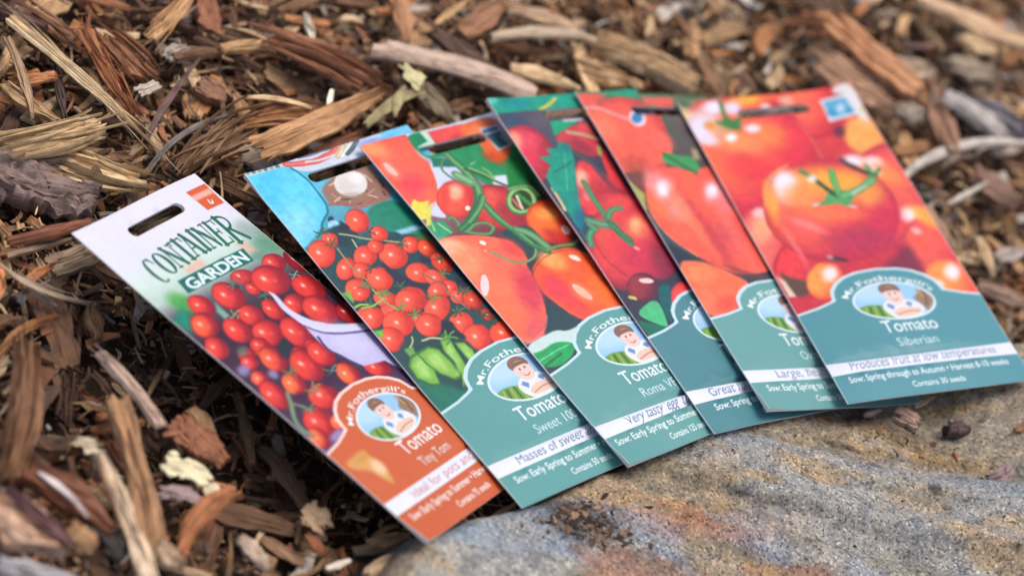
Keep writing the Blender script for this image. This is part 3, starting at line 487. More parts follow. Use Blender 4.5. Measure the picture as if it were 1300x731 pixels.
('l',((16.6,75.9),(18.5,76.4),(19.2,77.4)),0.7,(120,150,80),1),('l',((19.3,84.5),(17.6,83.8),(17.1,82.7)),0.7,(120,150,80),1),('l',((19.3,84.5),(20.5,83.2),(22,82.5)),0.7,(120,150,80),1),
('l',((19.3,84.5),(21.4,84.3),(22.7,84.8)),0.7,(120,150,80),1),('l',((19.3,84.5),(19.4,86.1),(18.5,87.2)),0.7,(120,150,80),1),('l',((19.3,84.5),(17.7,85.6),(16,85.9)),0.7,(120,150,80),1),
('l',((22.8,90.1),(20.9,89.7),(20,88.9)),0.7,(120,150,80),1),('l',((22.8,90.1),(23.5,88.6),(24.9,87.7)),0.7,(120,150,80),1),('l',((22.8,90.1),(24.8,89.5),(26.4,89.7)),0.7,(120,150,80),1),
('l',((22.8,90.1),(23.5,91.5),(22.9,92.8)),0.7,(120,150,80),1),('l',((22.8,90.1),(21.6,91.4),(20,92)),0.7,(120,150,80),1),('l',((36,86.8),(34.7,85.7),(34.6,84.5)),0.7,(120,150,80),1),
('l',((36,86.8),(37.6,85.6),(39.3,85.2)),0.7,(120,150,80),1),('l',((36,86.8),(38.1,87),(39.1,87.7)),0.7,(120,150,80),1),('l',((36,86.8),(35.5,88.3),(34.3,89.3)),0.7,(120,150,80),1),
('l',((36,86.8),(34.1,87.5),(32.5,87.5)),0.7,(120,150,80),1),('l',((40.1,96.8),(38.1,96.4),(37.2,95.6)),0.7,(60,85,65),1),('l',((40.1,96.8),(40.8,95.3),(42.2,94.3)),0.7,(60,85,65),1),
('l',((40.1,96.8),(42.1,96.2),(43.7,96.3)),0.7,(60,85,65),1),('l',((40.1,96.8),(40.7,98.2),(40.2,99.5)),0.7,(60,85,65),1),('l',((40.1,96.8),(38.8,98.1),(37.2,98.7)),0.7,(60,85,65),1),
('l',((49.7,103.1),(48.7,104.5),(47.2,105.2)),0.7,(60,85,65),1),('l',((49.7,103.1),(47.9,102.5),(47.1,101.5)),0.7,(60,85,65),1),('l',((49.7,103.1),(49.5,101.5),(50.3,100.3)),0.7,(60,85,65),1),
('l',((49.7,103.1),(51.9,102.7),(53.4,103)),0.7,(60,85,65),1),('l',((49.7,103.1),(51.2,104.1),(51.4,105.2)),0.7,(60,85,65),1),('l',((8.2,78.6),(6.5,79.5),(4.9,79.7)),0.7,(80,110,70),1),
('l',((8.2,78.6),(7.1,77.4),(7.3,76.1)),0.7,(80,110,70),1),('l',((8.2,78.6),(9,77.1),(10.4,76.2)),0.7,(80,110,70),1),('l',((8.2,78.6),(10.1,79),(11,79.9)),0.7,(80,110,70),1),
('l',((8.2,78.6),(8.7,80),(8,81.2)),0.7,(80,110,70),1),('l',((51.3,89.2),(50.9,90.8),(49.8,91.8)),0.7,(80,110,70),1),('l',((51.3,89.2),(49.1,89.2),(47.9,88.5)),0.7,(80,110,70),1),
('l',((51.3,89.2),(50.3,87.9),(50.5,86.6)),0.7,(80,110,70),1),('l',((51.3,89.2),(53.2,88.3),(54.8,88.2)),0.7,(80,110,70),1),('l',((51.3,89.2),(53.2,89.7),(54,90.7)),0.7,(80,110,70),1),
('l',((53.8,107.2),(55.5,108),(56,109.1)),0.7,(60,85,65),1),('l',((53.8,107.2),(52.5,108.5),(50.9,109.1)),0.7,(60,85,65),1),('l',((53.8,107.2),(51.7,107.3),(50.3,106.7)),0.7,(60,85,65),1),
('l',((53.8,107.2),(53.8,105.6),(54.9,104.5)),0.7,(60,85,65),1),('l',((53.8,107.2),(55.6,106.2),(57.3,105.9)),0.7,(60,85,65),1),('l',((3.4,78.8),(8.7,80),(15.7,78.1)),1,(160,190,110),1),
('l',((47.4,97.9),(48.1,104.1),(46.8,109.5)),1,(60,70,65),1),('p',((0.3,90.5),(4.2,91.6),(2,95.3),(0.7,93.9)),(90,190,70),0.8,1),('p',((31.3,97.6),(35.1,99.9),(33.9,105.3),(35.5,109.3),(32.7,110.7),(29.7,104.5),(25.6,104.5)),(28,42,58),1,1),
('p',((10.7,98.7),(23.2,104.5),(28.1,106.4),(34.5,110.5),(34.6,117.2),(36.6,118.8),(28.1,122.1),(17.6,132.7),(11.2,126.8),(0.4,116.8),(2.5,104.5)),(24,66,72),1.5,0.95),
('g',(7.31,127.69,7.8,-4.07,8.69,2.93),(15,115,95),0.8),('p',((28.5,109.3),(32.4,110.9),(33.5,115.9),(31.8,121.8),(28.5,121.8),(28,117.2)),(48,104,40),0.35,1,True),
('p',((28.7,110.2),(32.2,111.5),(33.1,115.9),(31.6,121.1),(28.7,121.1),(28.3,117.1)),(122,184,74),0.7,1,True),('p',((29.6,111.7),(31.4,112.5),(31.6,115.1),(30.5,118.4),(28.8,118.5),(28.8,116)),(168,214,116),1.4,0.8,True),
('p',((2.6,111),(5.9,108),(12.5,106.7),(14,112.1),(11.2,119.6),(9.3,124.9),(5.5,123.4),(1.8,117.6)),(48,104,40),0.35,1,True),('p',((3.3,111.6),(6.2,108.9),(11.9,107.7),(13.2,112.5),(10.8,119.1),(9.1,123.8),(5.8,122.4),(2.6,117.4)),(122,184,74),0.7,1,True),
('p',((5.2,112.4),(7,110.7),(10.3,109.8),(10.8,112.6),(8.9,116.8),(7.7,119.8),(5.9,119.1),(4.4,116)),(168,214,116),1.4,0.8,True),('p',((9.9,107.1),(16.7,106.1),(20.2,109),(21.3,116),(20.2,125.2),(16.7,125.7),(12.6,120.4),(10,113.3)),(48,104,40),0.35,1,True),
('p',((10.6,108.2),(16.6,107.3),(19.7,109.8),(20.6,116),(19.6,124),(16.6,124.4),(13,119.8),(10.7,113.5)),(122,184,74),0.7,1,True),('p',((13.1,110.3),(16.5,109.6),(18.1,111),(18.2,114.8),(17.1,119.8),(15.4,120.2),(13.7,117.4),(12.8,113.6)),(168,214,116),1.4,0.8,True),
('p',((23.7,104.7),(28.9,103.1),(27.2,111.4),(25.3,122),(21.1,128.2),(16.4,131.1),(19.8,125.9),(22.4,118.3),(21.5,110)),(48,104,40),0.35,1,True),('p',((23.6,106.3),(28.2,104.8),(26.7,112.1),(25,121.4),(21.4,126.9),(17.2,129.4),(20.2,124.9),(22.4,118.1),(21.7,110.9)),(122,184,74),0.7,1,True),
('p',((23.7,109.7),(26.4,108.6),(25.1,113.2),(23.5,119),(21.1,122.5),(18.6,124.2),(20.6,121.3),(22.3,117),(22.3,112.6)),(168,214,116),1.4,0.8,True),('p',((6.4,103.6),(10.7,104.1),(9.6,107.4),(6.2,107.7)),(100,165,80),0.6,1),
('l',((28.1,106.4),(30.3,107.2),(31.1,108.5)),1,(95,150,75),1),('l',((28.1,106.4),(26.8,108.1),(24.9,109)),1,(95,150,75),1),('l',((28.1,106.4),(25.5,106.7),(23.8,106.2)),1,(95,150,75),1),
('l',((28.1,106.4),(27.9,104.5),(29,103)),1,(95,150,75),1),('l',((28.1,106.4),(30.1,105),(32.2,104.6)),1,(95,150,75),1),('l',((9.3,103.9),(12.5,101.9),(13.4,99.8)),1,(170,180,130),1),
('l',((16.4,103),(21.1,103.2),(24.8,105.5)),1.2,(190,190,150),1),('l',((6.9,113.7),(7.9,117.3)),0.6,(190,220,140),1),('l',((14.7,111),(16.6,118.4)),0.6,(185,220,135),1),

],
[
('v',((0,(200,210,230)),(60,(120,60,70)),(90,(45,55,70)),(140,(40,60,75)))),('p',((26.5,0.7),(37,-0),(40,9.2),(81.9,21.6),(63.8,53.4),(54.4,59.6),(46.2,44.3),(39.2,21),(26.2,16.2),(23.3,7.1)),(22,140,85),0.6,1),
('p',((34.4,0.2),(39.8,0.8),(38.7,9.8),(26.1,8.8)),(196,220,205),0.5,1),('p',((25.3,1.7),(33.8,0.9),(33.7,6.5),(25.4,8.6)),(10,130,85),0.5,1),('p',((37.8,1.2),(58,1.4),(59.2,13),(36.4,9.6)),(226,70,70),0.6,1),
('g',(46.86,4.72,7.4,-1.58,-0.03,3.16),(240,85,80),0.7),('p',((54.3,1.7),(74.5,1.3),(75.1,8.2),(70.4,23.9),(61.3,27.7),(56.5,20.7),(58,14.5),(54,8.7)),(228,105,55),0.8,1),
('g',(62.18,9.18,3.61,-4.86,3.64,3.9),(240,130,80),0.9),('g',(58.9,24.17,3.77,-3.35,5.07,2.38),(215,70,30),0.8),('p',((67.7,24),(71.4,27),(68.6,47.6),(65,52),(50.3,45.6),(57.3,34.8)),(24,125,60),0.8,1),
('p',((68.2,36.3),(67.1,52.6),(62.8,56.8),(59.7,52.1)),(40,50,30),1.2,1),('p',((25.6,17),(36.1,16.4),(40.1,23.1),(35.4,29.1),(25.7,29.8),(16.6,35.1),(13.6,43.1),(12.3,49),(3.5,43.5),(3.8,34.7),(19.8,28.8)),(205,214,238),0.8,1),
('p',((49.8,33.5),(57.3,34.8),(52.7,42.6),(47,39)),(215,222,240),0.6,1),('p',((28.1,15.9),(41,18.8),(40.2,24.1),(26,20.7)),(10,110,90),0.8,1),('t',(3.9,7.75,20.91,-7.41,-3.37,24.91),(240,92,68),(236,66,72),0,2),
('p',((-0.3,-1.2),(14,-0.2),(25.5,0.4),(24.3,7.9),(23.3,13.5),(25.7,17.9),(22.7,26.1),(16.6,37.8),(8.1,39.6),(4.5,35.8),(-0.4,36.9),(-0.6,29.8)),(242,92,70),0.5,1),
('g',(5.36,3.64,6.07,-4.52,6.15,3.8),(248,150,95),0.9),('g',(9.32,27.44,1.64,-6.83,6.86,3.41),(232,62,88),0.8),('g',(12.87,13.15,3.86,-9.86,7.06,6.5),(245,105,85),0.6),
('g',(11.47,35.29,5.3,-3.91,1.65,5.05),(245,110,85),0.6),('e',(5.05,16.24,0.74,-1.54,3.97,0.74),(250,205,190),1),('g',(4.94,16.39,1.08,-3.43,5.76,1.65),(250,170,150),0.5),
('t',(24.22,40.15,6.09,-9.92,6.21,7.91),(238,92,70),(215,50,52),0,2),('g',(26.4,36.31,4.03,-3.42,1.25,4.37),(245,190,160),0.9),('g',(20.01,37.04,2.67,-5.09,0.83,6.52),(225,55,50),0.7),
('e',(25.83,46.06,1.2,-0.91,0.38,1.15),(255,235,225),1),('t',(40.98,50.83,8.12,-12.19,10.98,8.47),(215,62,58),(165,38,58),0,2),('g',(41.56,43.74,4.08,-3.49,1.27,4.37),(230,90,75),0.8),
('g',(43.31,54.28,4.39,-5.45,4.49,4.23),(150,40,65),0.7),('l',((38.1,17),(39.8,26.7),(39.9,34.1),(35.6,42.8),(27.8,49.4),(22.2,52.2)),4.6,(60,130,85),1),
('l',((37.7,16.4),(39.7,25.8),(40.2,33.7),(36.1,43),(28.5,49.6),(22.9,52.4)),3,(100,168,105),1),('l',((36.9,17.6),(31.7,18.8),(28.9,23.5),(30.1,28.4),(33.2,33),(36.1,35.7)),1.2,(90,135,85),1),
('l',((34,27.7),(37.9,33.5)),5,(125,180,130),1),('l',((40.4,26),(47,32.6),(50.9,38.4),(54.7,42.3)),1.5,(40,90,60),1),('l',((43,25.9),(49.1,33.2),(49.4,36.1),(50.9,31),(49.2,27.7)),1.4,(130,180,105),1),
('l',((45.2,24.2),(48.4,23.3)),1.3,(120,180,120),1),('l',((35.8,44.7),(36.3,50.3),(36.5,57.5)),2.4,(60,130,85),1),('e',(53.8,50.31,7.41,-6.21,2.33,7.65),(60,115,60),1),
('e',(53.92,50.16,6.59,-5.44,2.07,6.7),(150,195,125),1),('e',(53.8,50.31,4.94,-4.26,1.55,5.25),(40,70,42),1),('l',((49.9,48.2),(49.8,53.6)),1.6,(215,110,70),1),
('l',((54.5,46.9),(56.6,54.8)),3,(60,140,60),1),('l',((53.2,47.4),(50.6,54.8)),1.3,(235,230,215),1),('l',((52.7,42.6),(64.2,43.4),(64.1,49.9)),2.2,(110,165,100),1),
('p',((4,33.9),(5.3,36.9),(11.7,37.1),(5.7,40.6),(3.1,46.1),(-1.5,44.6),(-1.9,40)),(232,218,80),0.6,1),('p',((49.1,59.8),(63.3,55.1),(64,62.7),(54.7,68.8)),(235,110,50),1,1),
('p',((64,6.9),(74.5,7.3),(72.5,20),(63.9,21.2)),(205,215,222),0.3,1),('p',((64.6,7.8),(73.5,8.1),(72.6,10.3),(63.9,10.6)),(60,110,165),0.4,1),('p',((63.8,11.3),(72.6,11.1),(71.6,19.3),(65.2,20.1)),(45,95,112),0.4,1),
('l',((70.8,13.6),(71.2,17.5)),0.9,(190,205,220),1),('p',((1.3,47.1),(9.7,48.9),(10.6,56.2),(-1.2,57.7)),(40,150,110),0.6,1),('l',((4.3,45.4),(1.9,52.6)),1.6,(120,195,120),1),
('l',((6,49.5),(8.6,55.6)),1.2,(160,210,130),1),('p',((6.8,40),(10.6,39.4),(2.2,49.1),(-0.3,49.2)),(215,215,90),0.6,1),('t',(58.9,65.48,6.69,-12.41,9.06,8.37),(240,112,48),(185,35,32),0,2),
('g',(59.8,61.22,5.17,-3.52,3.07,3.37),(246,170,85),0.8),('e',(61.86,71.88,0.25,-2.17,2.52,0.83),(240,195,185),1),('g',(54.55,74.93,3.56,-3.4,6.56,2.01),(195,30,30),0.7),
('p',((46.8,63.4),(47.5,76.2),(38.1,80.3),(32.3,80.1),(30.8,66.3),(30.4,62.6)),(40,70,75),1,1),('p',((23,82.3),(34.7,84.4),(20.4,116),(12.9,104.8)),(38,56,66),1.2,1),
('p',((-2,58.2),(6.6,57.1),(18,60.4),(26.6,65.4),(31.8,69.3),(33.2,76),(31.8,81.7),(29.4,82.7),(28.5,85.9),(25.7,95.4),(23.2,102.5),(16.5,114.6),(9.6,119),(0.4,119.1),(-3.1,110.3),(-3.4,87.3)),(244,108,84),0.5,1),
('g',(3.09,62.6,5.85,-4.18,4.62,3.71),(250,195,160),0.9),('g',(4.78,71.88,2.2,-9.2,9.11,4.29),(250,150,105),0.8),('g',(29.63,73.03,2.2,-4.23,5.8,2.24),(230,70,70),0.9),
('g',(21.08,93.85,7.46,-3.62,-0.77,11.35),(212,55,80),0.85),('g',(4.13,93.25,11.62,-2.94,-2.04,13.85),(248,125,85),0.7),('e',(4.17,85.53,2.01,-3.14,0.34,4.92),(252,210,215),1),
('e',(18.29,65.79,0.87,-1.02,1.18,0.71),(255,235,220),1),('e',(16.54,70.06,0.79,-0.45,0.26,0.56),(250,170,110),1),('g',(10.28,113.59,7.47,-1.19,-1.2,5.47),(222,85,95),0.8),
('g',(1.75,103.82,9.89,-2.03,-1.66,9.6),(250,115,70),0.6),('g',(20.97,97.57,5.43,-6.6,0.29,12.79),(215,60,85),0.6),('l',((-0.9,86.7),(-3,99.6),(-2,118.5),(5.3,118.6),(14.8,115.2),(19.5,110)),0.7,(250,160,140),0.6),
('p',((25.3,102.5),(31.6,119.4),(27.3,120.4),(17.6,117.9),(10.2,118.7),(18.7,111.4)),(38,66,76),1,1),('p',((29.6,86.5),(35.9,82.5),(49.2,79.8),(59.3,82.2),(65.7,93.3),(60.8,122.6),(49.5,120.5),(33.4,119.2),(28.9,112.4),(25.7,100),(26.2,93.3)),(236,95,50),0.5,1),
('g',(43.26,84.92,4.39,-5.64,5.96,3.75),(244,170,95),0.9),('g',(33.18,99.13,2.17,-6.87,9.15,3.01),(228,60,82),0.9),('g',(35.11,111.09,2.01,-5.14,8.5,2.2),(230,65,80),0.7),
('g',(51.49,108.01,-0.17,-5.32,10.71,1.56),(240,120,40),0.7),('g',(61.79,100.01,-1.47,-5.37,11.17,1.25),(175,40,20),0.7),('g',(58.11,115.57,-1.08,-4.44,8.26,0.99),(150,20,20),0.6),
('e',(43.12,105.14,1.48,-2.07,5.09,0.95),(253,215,200),1),('g',(43.16,105.6,1.91,-4.31,6.58,1.97),(250,150,110),0.5),('e',(54.26,87.24,1.66,-1.31,2.25,0.86),(255,225,215),1),
('l',((28.2,88.7),(36,83.4),(47.4,81),(58.8,82.9),(65,92.1)),0.6,(160,60,40),0.6),('l',((18.6,71.2),(21.7,76.6),(25.7,81),(31.6,82.1),(37.5,80),(40.3,76.5)),1.2,(120,165,110),1),
('l',((35.2,46.2),(34.8,55.1),(37.1,64.8),(40,73.8),(44.6,79.7)),3.6,(60,130,85),1),('l',((35.5,45.8),(35.8,54.9),(38.1,64.7),(40.6,73.1)),1.8,(100,168,105),1),
('l',((39.1,64.5),(44.1,68.8),(46.3,77.6)),4.2,(105,165,110),1),('l',((12.3,48.8),(15.4,48),(15.9,52.6),(13,55.2),(18.6,59.7),(25.3,62.8),(30.1,59.9),(29.1,55.9),(23.2,54.9),(17,57.4)),1.7,(95,155,95),1),
('l',((37.4,42.3),(30.2,48.2),(19.8,53.9),(14.3,55.7)),3.4,(60,130,85),1),('l',((38.1,42.5),(30.9,48.4),(21.1,53.4)),1.8,(100,168,105),1),('l',((45.1,79),(53,78.9),(58.7,80.3),(63.5,78.8)),1.6,(120,150,70),1),
('p',((0.5,119.4),(9.6,118.4),(17.6,117.9),(22.2,120.4),(29.7,119.6),(22.1,124.6),(16.4,129.3),(-2.4,130.9),(-0.9,123.1)),(198,222,220),0.6,1),('p',((-1.4,123.8),(5.4,124.5),(12.6,122.9),(19.7,125.4),(19,130.2),(8.4,134.9),(-1.8,131.2)),(20,160,90),0.6,1),
('l',((-0.3,128.4),(10,127),(17.9,126.5)),1,(90,205,140),1),('l',((1.3,131.4),(11.5,129.2)),0.9,(10,110,60),1),
],
[
('v',((0,(10,150,125)),(6,(10,150,125)),(10,(60,60,80)),(140,(50,50,70)))),('p',((-0.2,-1),(51.8,0.2),(51,9.2),(-0.7,8.7)),(12,152,128),0.5,1),('g',(2.34,1.5,3.12,-1.63,0.32,2.49),(120,210,200),0.7),
('l',((25.6,8.3),(33.5,5.6),(38.9,2.5)),2,(190,200,90),1),('g',(15.13,3.7,9.48,-2.2,0.97,3.33),(0,130,150),0.6),('p',((-1.2,8.2),(52.6,9.3),(47.9,21.4),(-3.3,51.3),(-5.7,42.5)),(78,72,92),1,1),
('g',(7.24,14.38,6.04,-3.9,3.96,3.72),(40,70,100),0.8),('g',(21.74,14.15,6.35,-3.32,0.67,4.96),(90,85,95),0.8),('t',(2.87,32.24,1.81,-15.1,14.15,7.19),(222,56,80),(175,35,60),0,2),
('g',(0.73,24.18,1.74,-5.48,4.11,3.4),(245,165,130),0.9),('g',(9.31,25.13,6.27,-3.27,0.69,4.88),(225,80,100),0.6),('p',((26.8,15.6),(46.7,15.4),(34.9,20),(23.6,24.1)),(10,155,110),0.5,1),
('l',((35,16),(45.3,16.2)),1.2,(215,215,230),1),('p',((32,20.6),(46.9,17.7),(47.1,30.2),(39.2,39),(29.2,33.5),(21.1,26.4)),(200,55,70),0.8,1),('g',(44.63,21.03,2.94,-3.59,3.43,2.7),(225,85,85),0.8),
('g',(35.12,32.39,4.99,-4.44,5.84,3.31),(150,40,60),0.8),('l',((32.4,22.4),(39.7,24.5),(46.9,27.9)),2.2,(190,165,120),1),('p',((26.4,37.5),(35.9,43.9),(39.1,59.1),(32.9,72.9),(4.5,69.2)),(222,58,62),1,1),
('p',((43.8,32.5),(47.5,34.7),(43.2,59.6),(36,56.1)),(225,62,68),0.8,1),('l',((44.6,32.6),(42.5,36.7)),2.5,(175,165,100),1),('l',((27,34.1),(34.3,41.1),(34.6,50.7),(36.7,58.8)),3.2,(75,75,85),1),
('p',((21.7,45.3),(34.5,46.8),(30.8,62),(12,71.5),(10.7,63.7)),(226,70,72),0.8,1),('g',(21.95,50.55,4.67,-1.98,-0.92,6.25),(248,205,165),0.95),('g',(18.66,59.61,1.63,-2.61,1.91,1.9),(250,190,180),0.8),
('g',(11.62,67.25,4.7,-2.72,0.6,3.9),(210,45,65),0.8),('p',((4.8,50.2),(3.9,63.7),(2.4,82.9),(10,105.6),(0.7,104.3)),(20,160,110),0.5,1),('p',((7.7,38.5),(24.2,40.4),(14.6,57.4),(8.4,71.9),(1.9,78.6),(2.9,60.2)),(10,140,125),0.6,1),
('g',(6.8,71.71,4.46,-2.89,-0.51,6.96),(10,95,135),0.7),('g',(33.2,62.27,14.59,-8.78,9.46,7.81),(176,36,56),0.85),('t',(25.78,88.55,8.32,-27.98,18.97,15.55),(226,66,70),(150,28,64),0,2),
('l',((8.2,79.5),(5.4,85.8),(5.7,95),(10.6,104.8)),1,(120,20,50),0.3),('l',((25.6,65.6),(33.7,62.8),(40.7,64.1),(44.6,69.7),(45.3,81)),0.8,(245,120,105),0.3),
('g',(28.75,68.58,9.56,-5,1.21,7.06),(232,75,72),0.8),('g',(33.48,80.27,8.48,-2.51,-1.5,7.66),(238,120,88),0.9),('g',(33.8,78.61,3.85,-1.99,-0.42,4.67),(246,180,120),0.8),
('g',(12.54,81.72,2.43,-5.18,2.84,3.67),(228,80,70),0.8),('g',(23.43,96.61,8.18,-10.46,9.49,7.23),(200,45,80),0.7),('g',(35.04,99.9,7.77,-1.08,-2.27,9.29),(120,35,60),0.7),
('g',(36.09,64.35,8.32,-3.46,2.83,3.81),(230,72,72),0.9),('e',(25.31,91,1.07,-0.79,1.24,0.55),(250,190,180),0.7),('l',((22,52.3),(21,59.9),(21.1,65.9),(20.9,73.5),(21,79.5),(24.2,88.3)),3.4,(75,140,95),1),
('l',((10.2,73),(15.3,75.4),(21.9,77.1)),5,(95,150,115),1),('l',((32.5,68.2),(26.4,68.3),(21.5,72.8)),2.8,(80,150,100),1),('l',((20.8,76.1),(23.1,81.4),(25.1,85.9)),3.6,(70,130,90),1),
('l',((10.6,77.3),(5.3,79.9),(3.1,85.5)),3,(70,155,110),1),('l',((10.8,78.1),(9.1,74.5)),3,(90,150,110),1),('l',((3.1,52.6),(2.9,60.2),(2,65.2)),1.6,(220,200,150),1),
('p',((7.1,35.3),(14.3,35.3),(13.9,30.9),(20.2,31.6),(23.8,27.6),(28.2,29.9),(25.3,39.2),(13.7,56),(2.8,54.7),(4.1,45.3),(11.3,41)),(10,150,125),0.35,1,True),
('l',((25.6,28.7),(20.1,38.6),(9.8,55.5)),1,(60,185,155),1),('l',((21.2,36.9),(14.8,37.1)),0.7,(40,120,110),1),('l',((18.3,41.8),(9.1,44.2)),0.7,(0,110,100),1),
('l',((18.3,41.8),(24.9,39.1)),0.7,(0,110,100),1),('l',((14.6,48.3),(20.9,45.6)),0.7,(50,175,150),1),('g',(24.72,31.23,3.98,-2.22,0.45,3.26),(10,110,110),0.7),
('p',((12.6,104.5),(20.4,108.1),(36,112),(39.3,118.3),(20.9,128.7),(0.5,132.8),(0.8,120.8)),(48,52,74),1,1),('t',(14.55,111.38,4.46,-7.76,5.17,5.28),(150,46,62),(96,36,62),0,2),
('e',(18.3,108.62,3.39,-1.08,1.21,1.15),(240,205,205),1),('t',(32,119.7,5.02,-7.15,3.28,5.92),(232,72,72),(190,45,65),0,2),('p',((20.8,112.3),(29.3,112.7),(21.8,123.9),(16.8,132.9),(15.4,127.9)),(8,90,95),0.5,1),
('p',((2.8,122.7),(17.8,117.6),(14.8,131),(12.6,133.9),(5.8,128)),(70,185,125),0.4,1),('p',((0.9,126.5),(14.2,134.2),(22.3,133.8),(1.5,139.5)),(10,110,90),0.6,1),
('l',((5.1,114.9),(6.9,116)),2,(215,200,110),1),
],
[
('v',((0,(90,120,90)),(20,(95,80,80)),(80,(60,65,70)),(140,(55,60,72)))),('p',((-1.3,1.6),(17.3,1.7),(11.3,9.4),(-2.5,9.9)),(226,90,78),0.6,1),('p',((10.7,-1.7),(36.7,-1.9),(34.8,2.9),(14.7,1.8)),(40,150,110),0.8,1),
('g',(19.69,8.15,9.25,-3.39,1.59,4.69),(70,110,75),0.9),('g',(25.85,7.92,5.29,-1.62,-0.2,2.85),(10,120,80),0.8),('p',((37.5,2.8),(57.3,2),(50.5,13.6),(38,14)),(225,95,85),1,1),
('g',(40.51,11.12,5.19,-3.31,2.37,3.63),(110,125,80),0.8),('p',((36.7,13.1),(48.2,17.4),(48.2,32.3),(37.4,22.4)),(80,85,75),1,1),('t',(9.82,33.17,7.91,-31.08,20.89,21.19),(242,98,78),(222,76,72),0,2),
('p',((-1.6,9.9),(7.6,10),(15.4,15.7),(22.2,15.9),(29.5,10.6),(34.3,11.3),(35.3,21.5),(40.9,26.9),(33.9,41.7),(16.1,47.4),(7.2,60),(-1.4,53)),(240,96,78),0.6,1),
('l',((-1.7,10.8),(7.3,10.5),(15.7,15.2),(20.7,16.9)),2,(245,165,160),1),('g',(4.88,22.42,4.23,-7.57,7.47,5.8),(246,125,95),0.8),('g',(10.1,47.54,8.72,-6.96,4.14,7.66),(190,75,62),0.8),
('g',(9.39,54.68,5.72,-5.19,5.25,4.67),(130,70,60),0.8),('g',(34.28,30.75,4.4,-5.46,4.02,4.9),(235,105,92),0.8),('e',(27.31,16.68,3.05,-4.35,2.77,3.98),(225,210,225),1),
('e',(26.87,16.7,3.51,-1.83,-0.11,3.2),(60,130,185),1),('p',((-1.7,52.2),(3.8,55.6),(8,68.8),(-4.5,68.9)),(150,165,80),0.6,1),('p',((-1.2,50.9),(13.1,50.7),(1.3,72.8),(-2,64.1)),(120,65,60),0.8,1),
('p',((-2.1,50.9),(4.6,64.1),(-0.5,74.6),(-3,65.9)),(160,165,80),0.6,1),('p',((-2,72.8),(0.7,79.8),(12.5,102.2),(-0.5,104.6),(-2.8,77.2)),(60,72,82),1,1),
('p',((1.2,91.8),(12.8,103.1),(-1.5,105)),(38,48,66),1,1),('p',((7.2,59.6),(13,52.5),(22.9,47),(33.3,46.8),(38.1,50.3),(50.8,46.5),(55.6,47.3),(55.9,72.7),(54.1,103.6),(48.7,112.2),(30.8,113.6),(18.2,106.6),(4.1,91),(1,76.3)),(240,92,76),0.5,1),
('g',(14.29,56.02,6.82,-1.94,-2.21,8.37),(240,140,140),0.9),('g',(19.74,72.78,3.79,-9.39,6.77,6.76),(240,150,140),0.8),('g',(49.23,66.44,9.2,-1.65,-3.47,10.58),(240,130,135),0.8),
('g',(31.8,63.87,6.93,-3.27,-2.18,13.42),(244,98,72),0.8),('g',(37.5,88.61,1.86,-10.92,8.73,6.13),(205,75,85),0.8),('g',(13.75,85.87,4.71,-6.47,8.37,4.62),(245,105,75),0.6),
('g',(8.65,70.19,5.87,-0.23,-2.65,9.1),(248,125,75),0.7),('g',(17.91,59.98,6.8,-4.92,-0.06,8.48),(242,185,190),0.7),('g',(44.55,61.98,6.1,-4.9,-0.05,8.13),(242,175,180),0.6),
('g',(17.91,59.98,4.27,-2.17,-0.75,5.26),(238,236,250),1),('g',(44.55,61.98,3.66,-2.94,-0.03,4.88),(238,236,250),1),('g',(28.17,88.55,0.88,-4.56,26.31,2.16),(200,60,72),0.75),
('g',(22.37,79.8,1.84,-3.95,21.5,2),(252,128,92),0.7),('g',(41.45,87.75,-1.01,-4.03,22.8,1.73),(246,112,96),0.6),('l',((2.3,71.1),(1.8,80.6),(5.3,91.9),(13.2,100.9)),1.2,(250,150,110),0.6),
('p',((0.5,102.9),(11.5,103.9),(24,110.9),(35,120.5),(-7.4,136.1)),(244,110,80),0.5,1),('p',((31.6,36.8),(38.2,40.3),(45.8,39.3),(47.5,46.6),(41.6,52.1),(34.4,46.8),(26.1,43.3)),(60,150,85),0.6,1),
('l',((30.5,38.7),(36.7,45.8),(42.1,51.2)),2,(35,110,60),1),('p',((49.4,34.6),(51.9,36.4),(50.3,41.9),(45.9,42)),(165,150,115),0.8,1),('p',((-0.5,104.9),(11.1,103.3),(21,107.7),(33.5,119.1),(22,125.6),(18,132.2),(0.5,136.6),(-1,122.5)),(246,112,76),0.5,1),
('g',(9.13,110.94,7.21,-5.21,3.6,5.47),(250,140,90),0.8),('g',(12.63,128.67,11.2,-1.11,-3.12,4.68),(232,80,72),0.8),('g',(4.69,126.8,4.69,-1.38,-1.64,10.53),(250,130,95),0.6),
('l',((-0.5,104.9),(-1,122.5),(0.3,137)),0.7,(250,200,185),0.7),('p',((22,106),(38.7,117.5),(49.4,116.8),(42,115),(28.8,108.7)),(110,55,62),1.5,0.8),('p',((31.2,117.3),(51.3,115.1),(52.6,118.6),(33.5,119.1)),(48,50,66),0.8,1),

],
[
('v',((0,(236,84,66)),(60,(196,40,62)),(140,(200,48,64)))),('t',(64.05,13.79,14.43,-11.16,6.03,18.11),(244,100,76),(206,44,62),0,2),('g',(61.3,3.36,8.29,-1.88,0.19,4.76),(244,110,78),0.8),
('g',(54.26,5.39,4.29,-1.74,0.6,3.77),(238,190,165),0.8),('t',(85.86,36.73,11.89,-10.03,9.44,12.44),(250,168,84),(236,78,58),0,2),('g',(70.62,29.63,3.2,-1.99,0.46,4.16),(96,34,66),0.95),
('p',((-2.2,-2.6),(11.2,0.8),(12.8,7.5),(-1.9,7.4)),(128,142,108),1,1),('g',(3.92,2.26,4.32,-0.93,1.83,1.63),(62,72,58),0.8),('t',(19.9,35.01,26.62,-23.93,18.86,33.37),(245,104,68),(222,46,68),0,2),
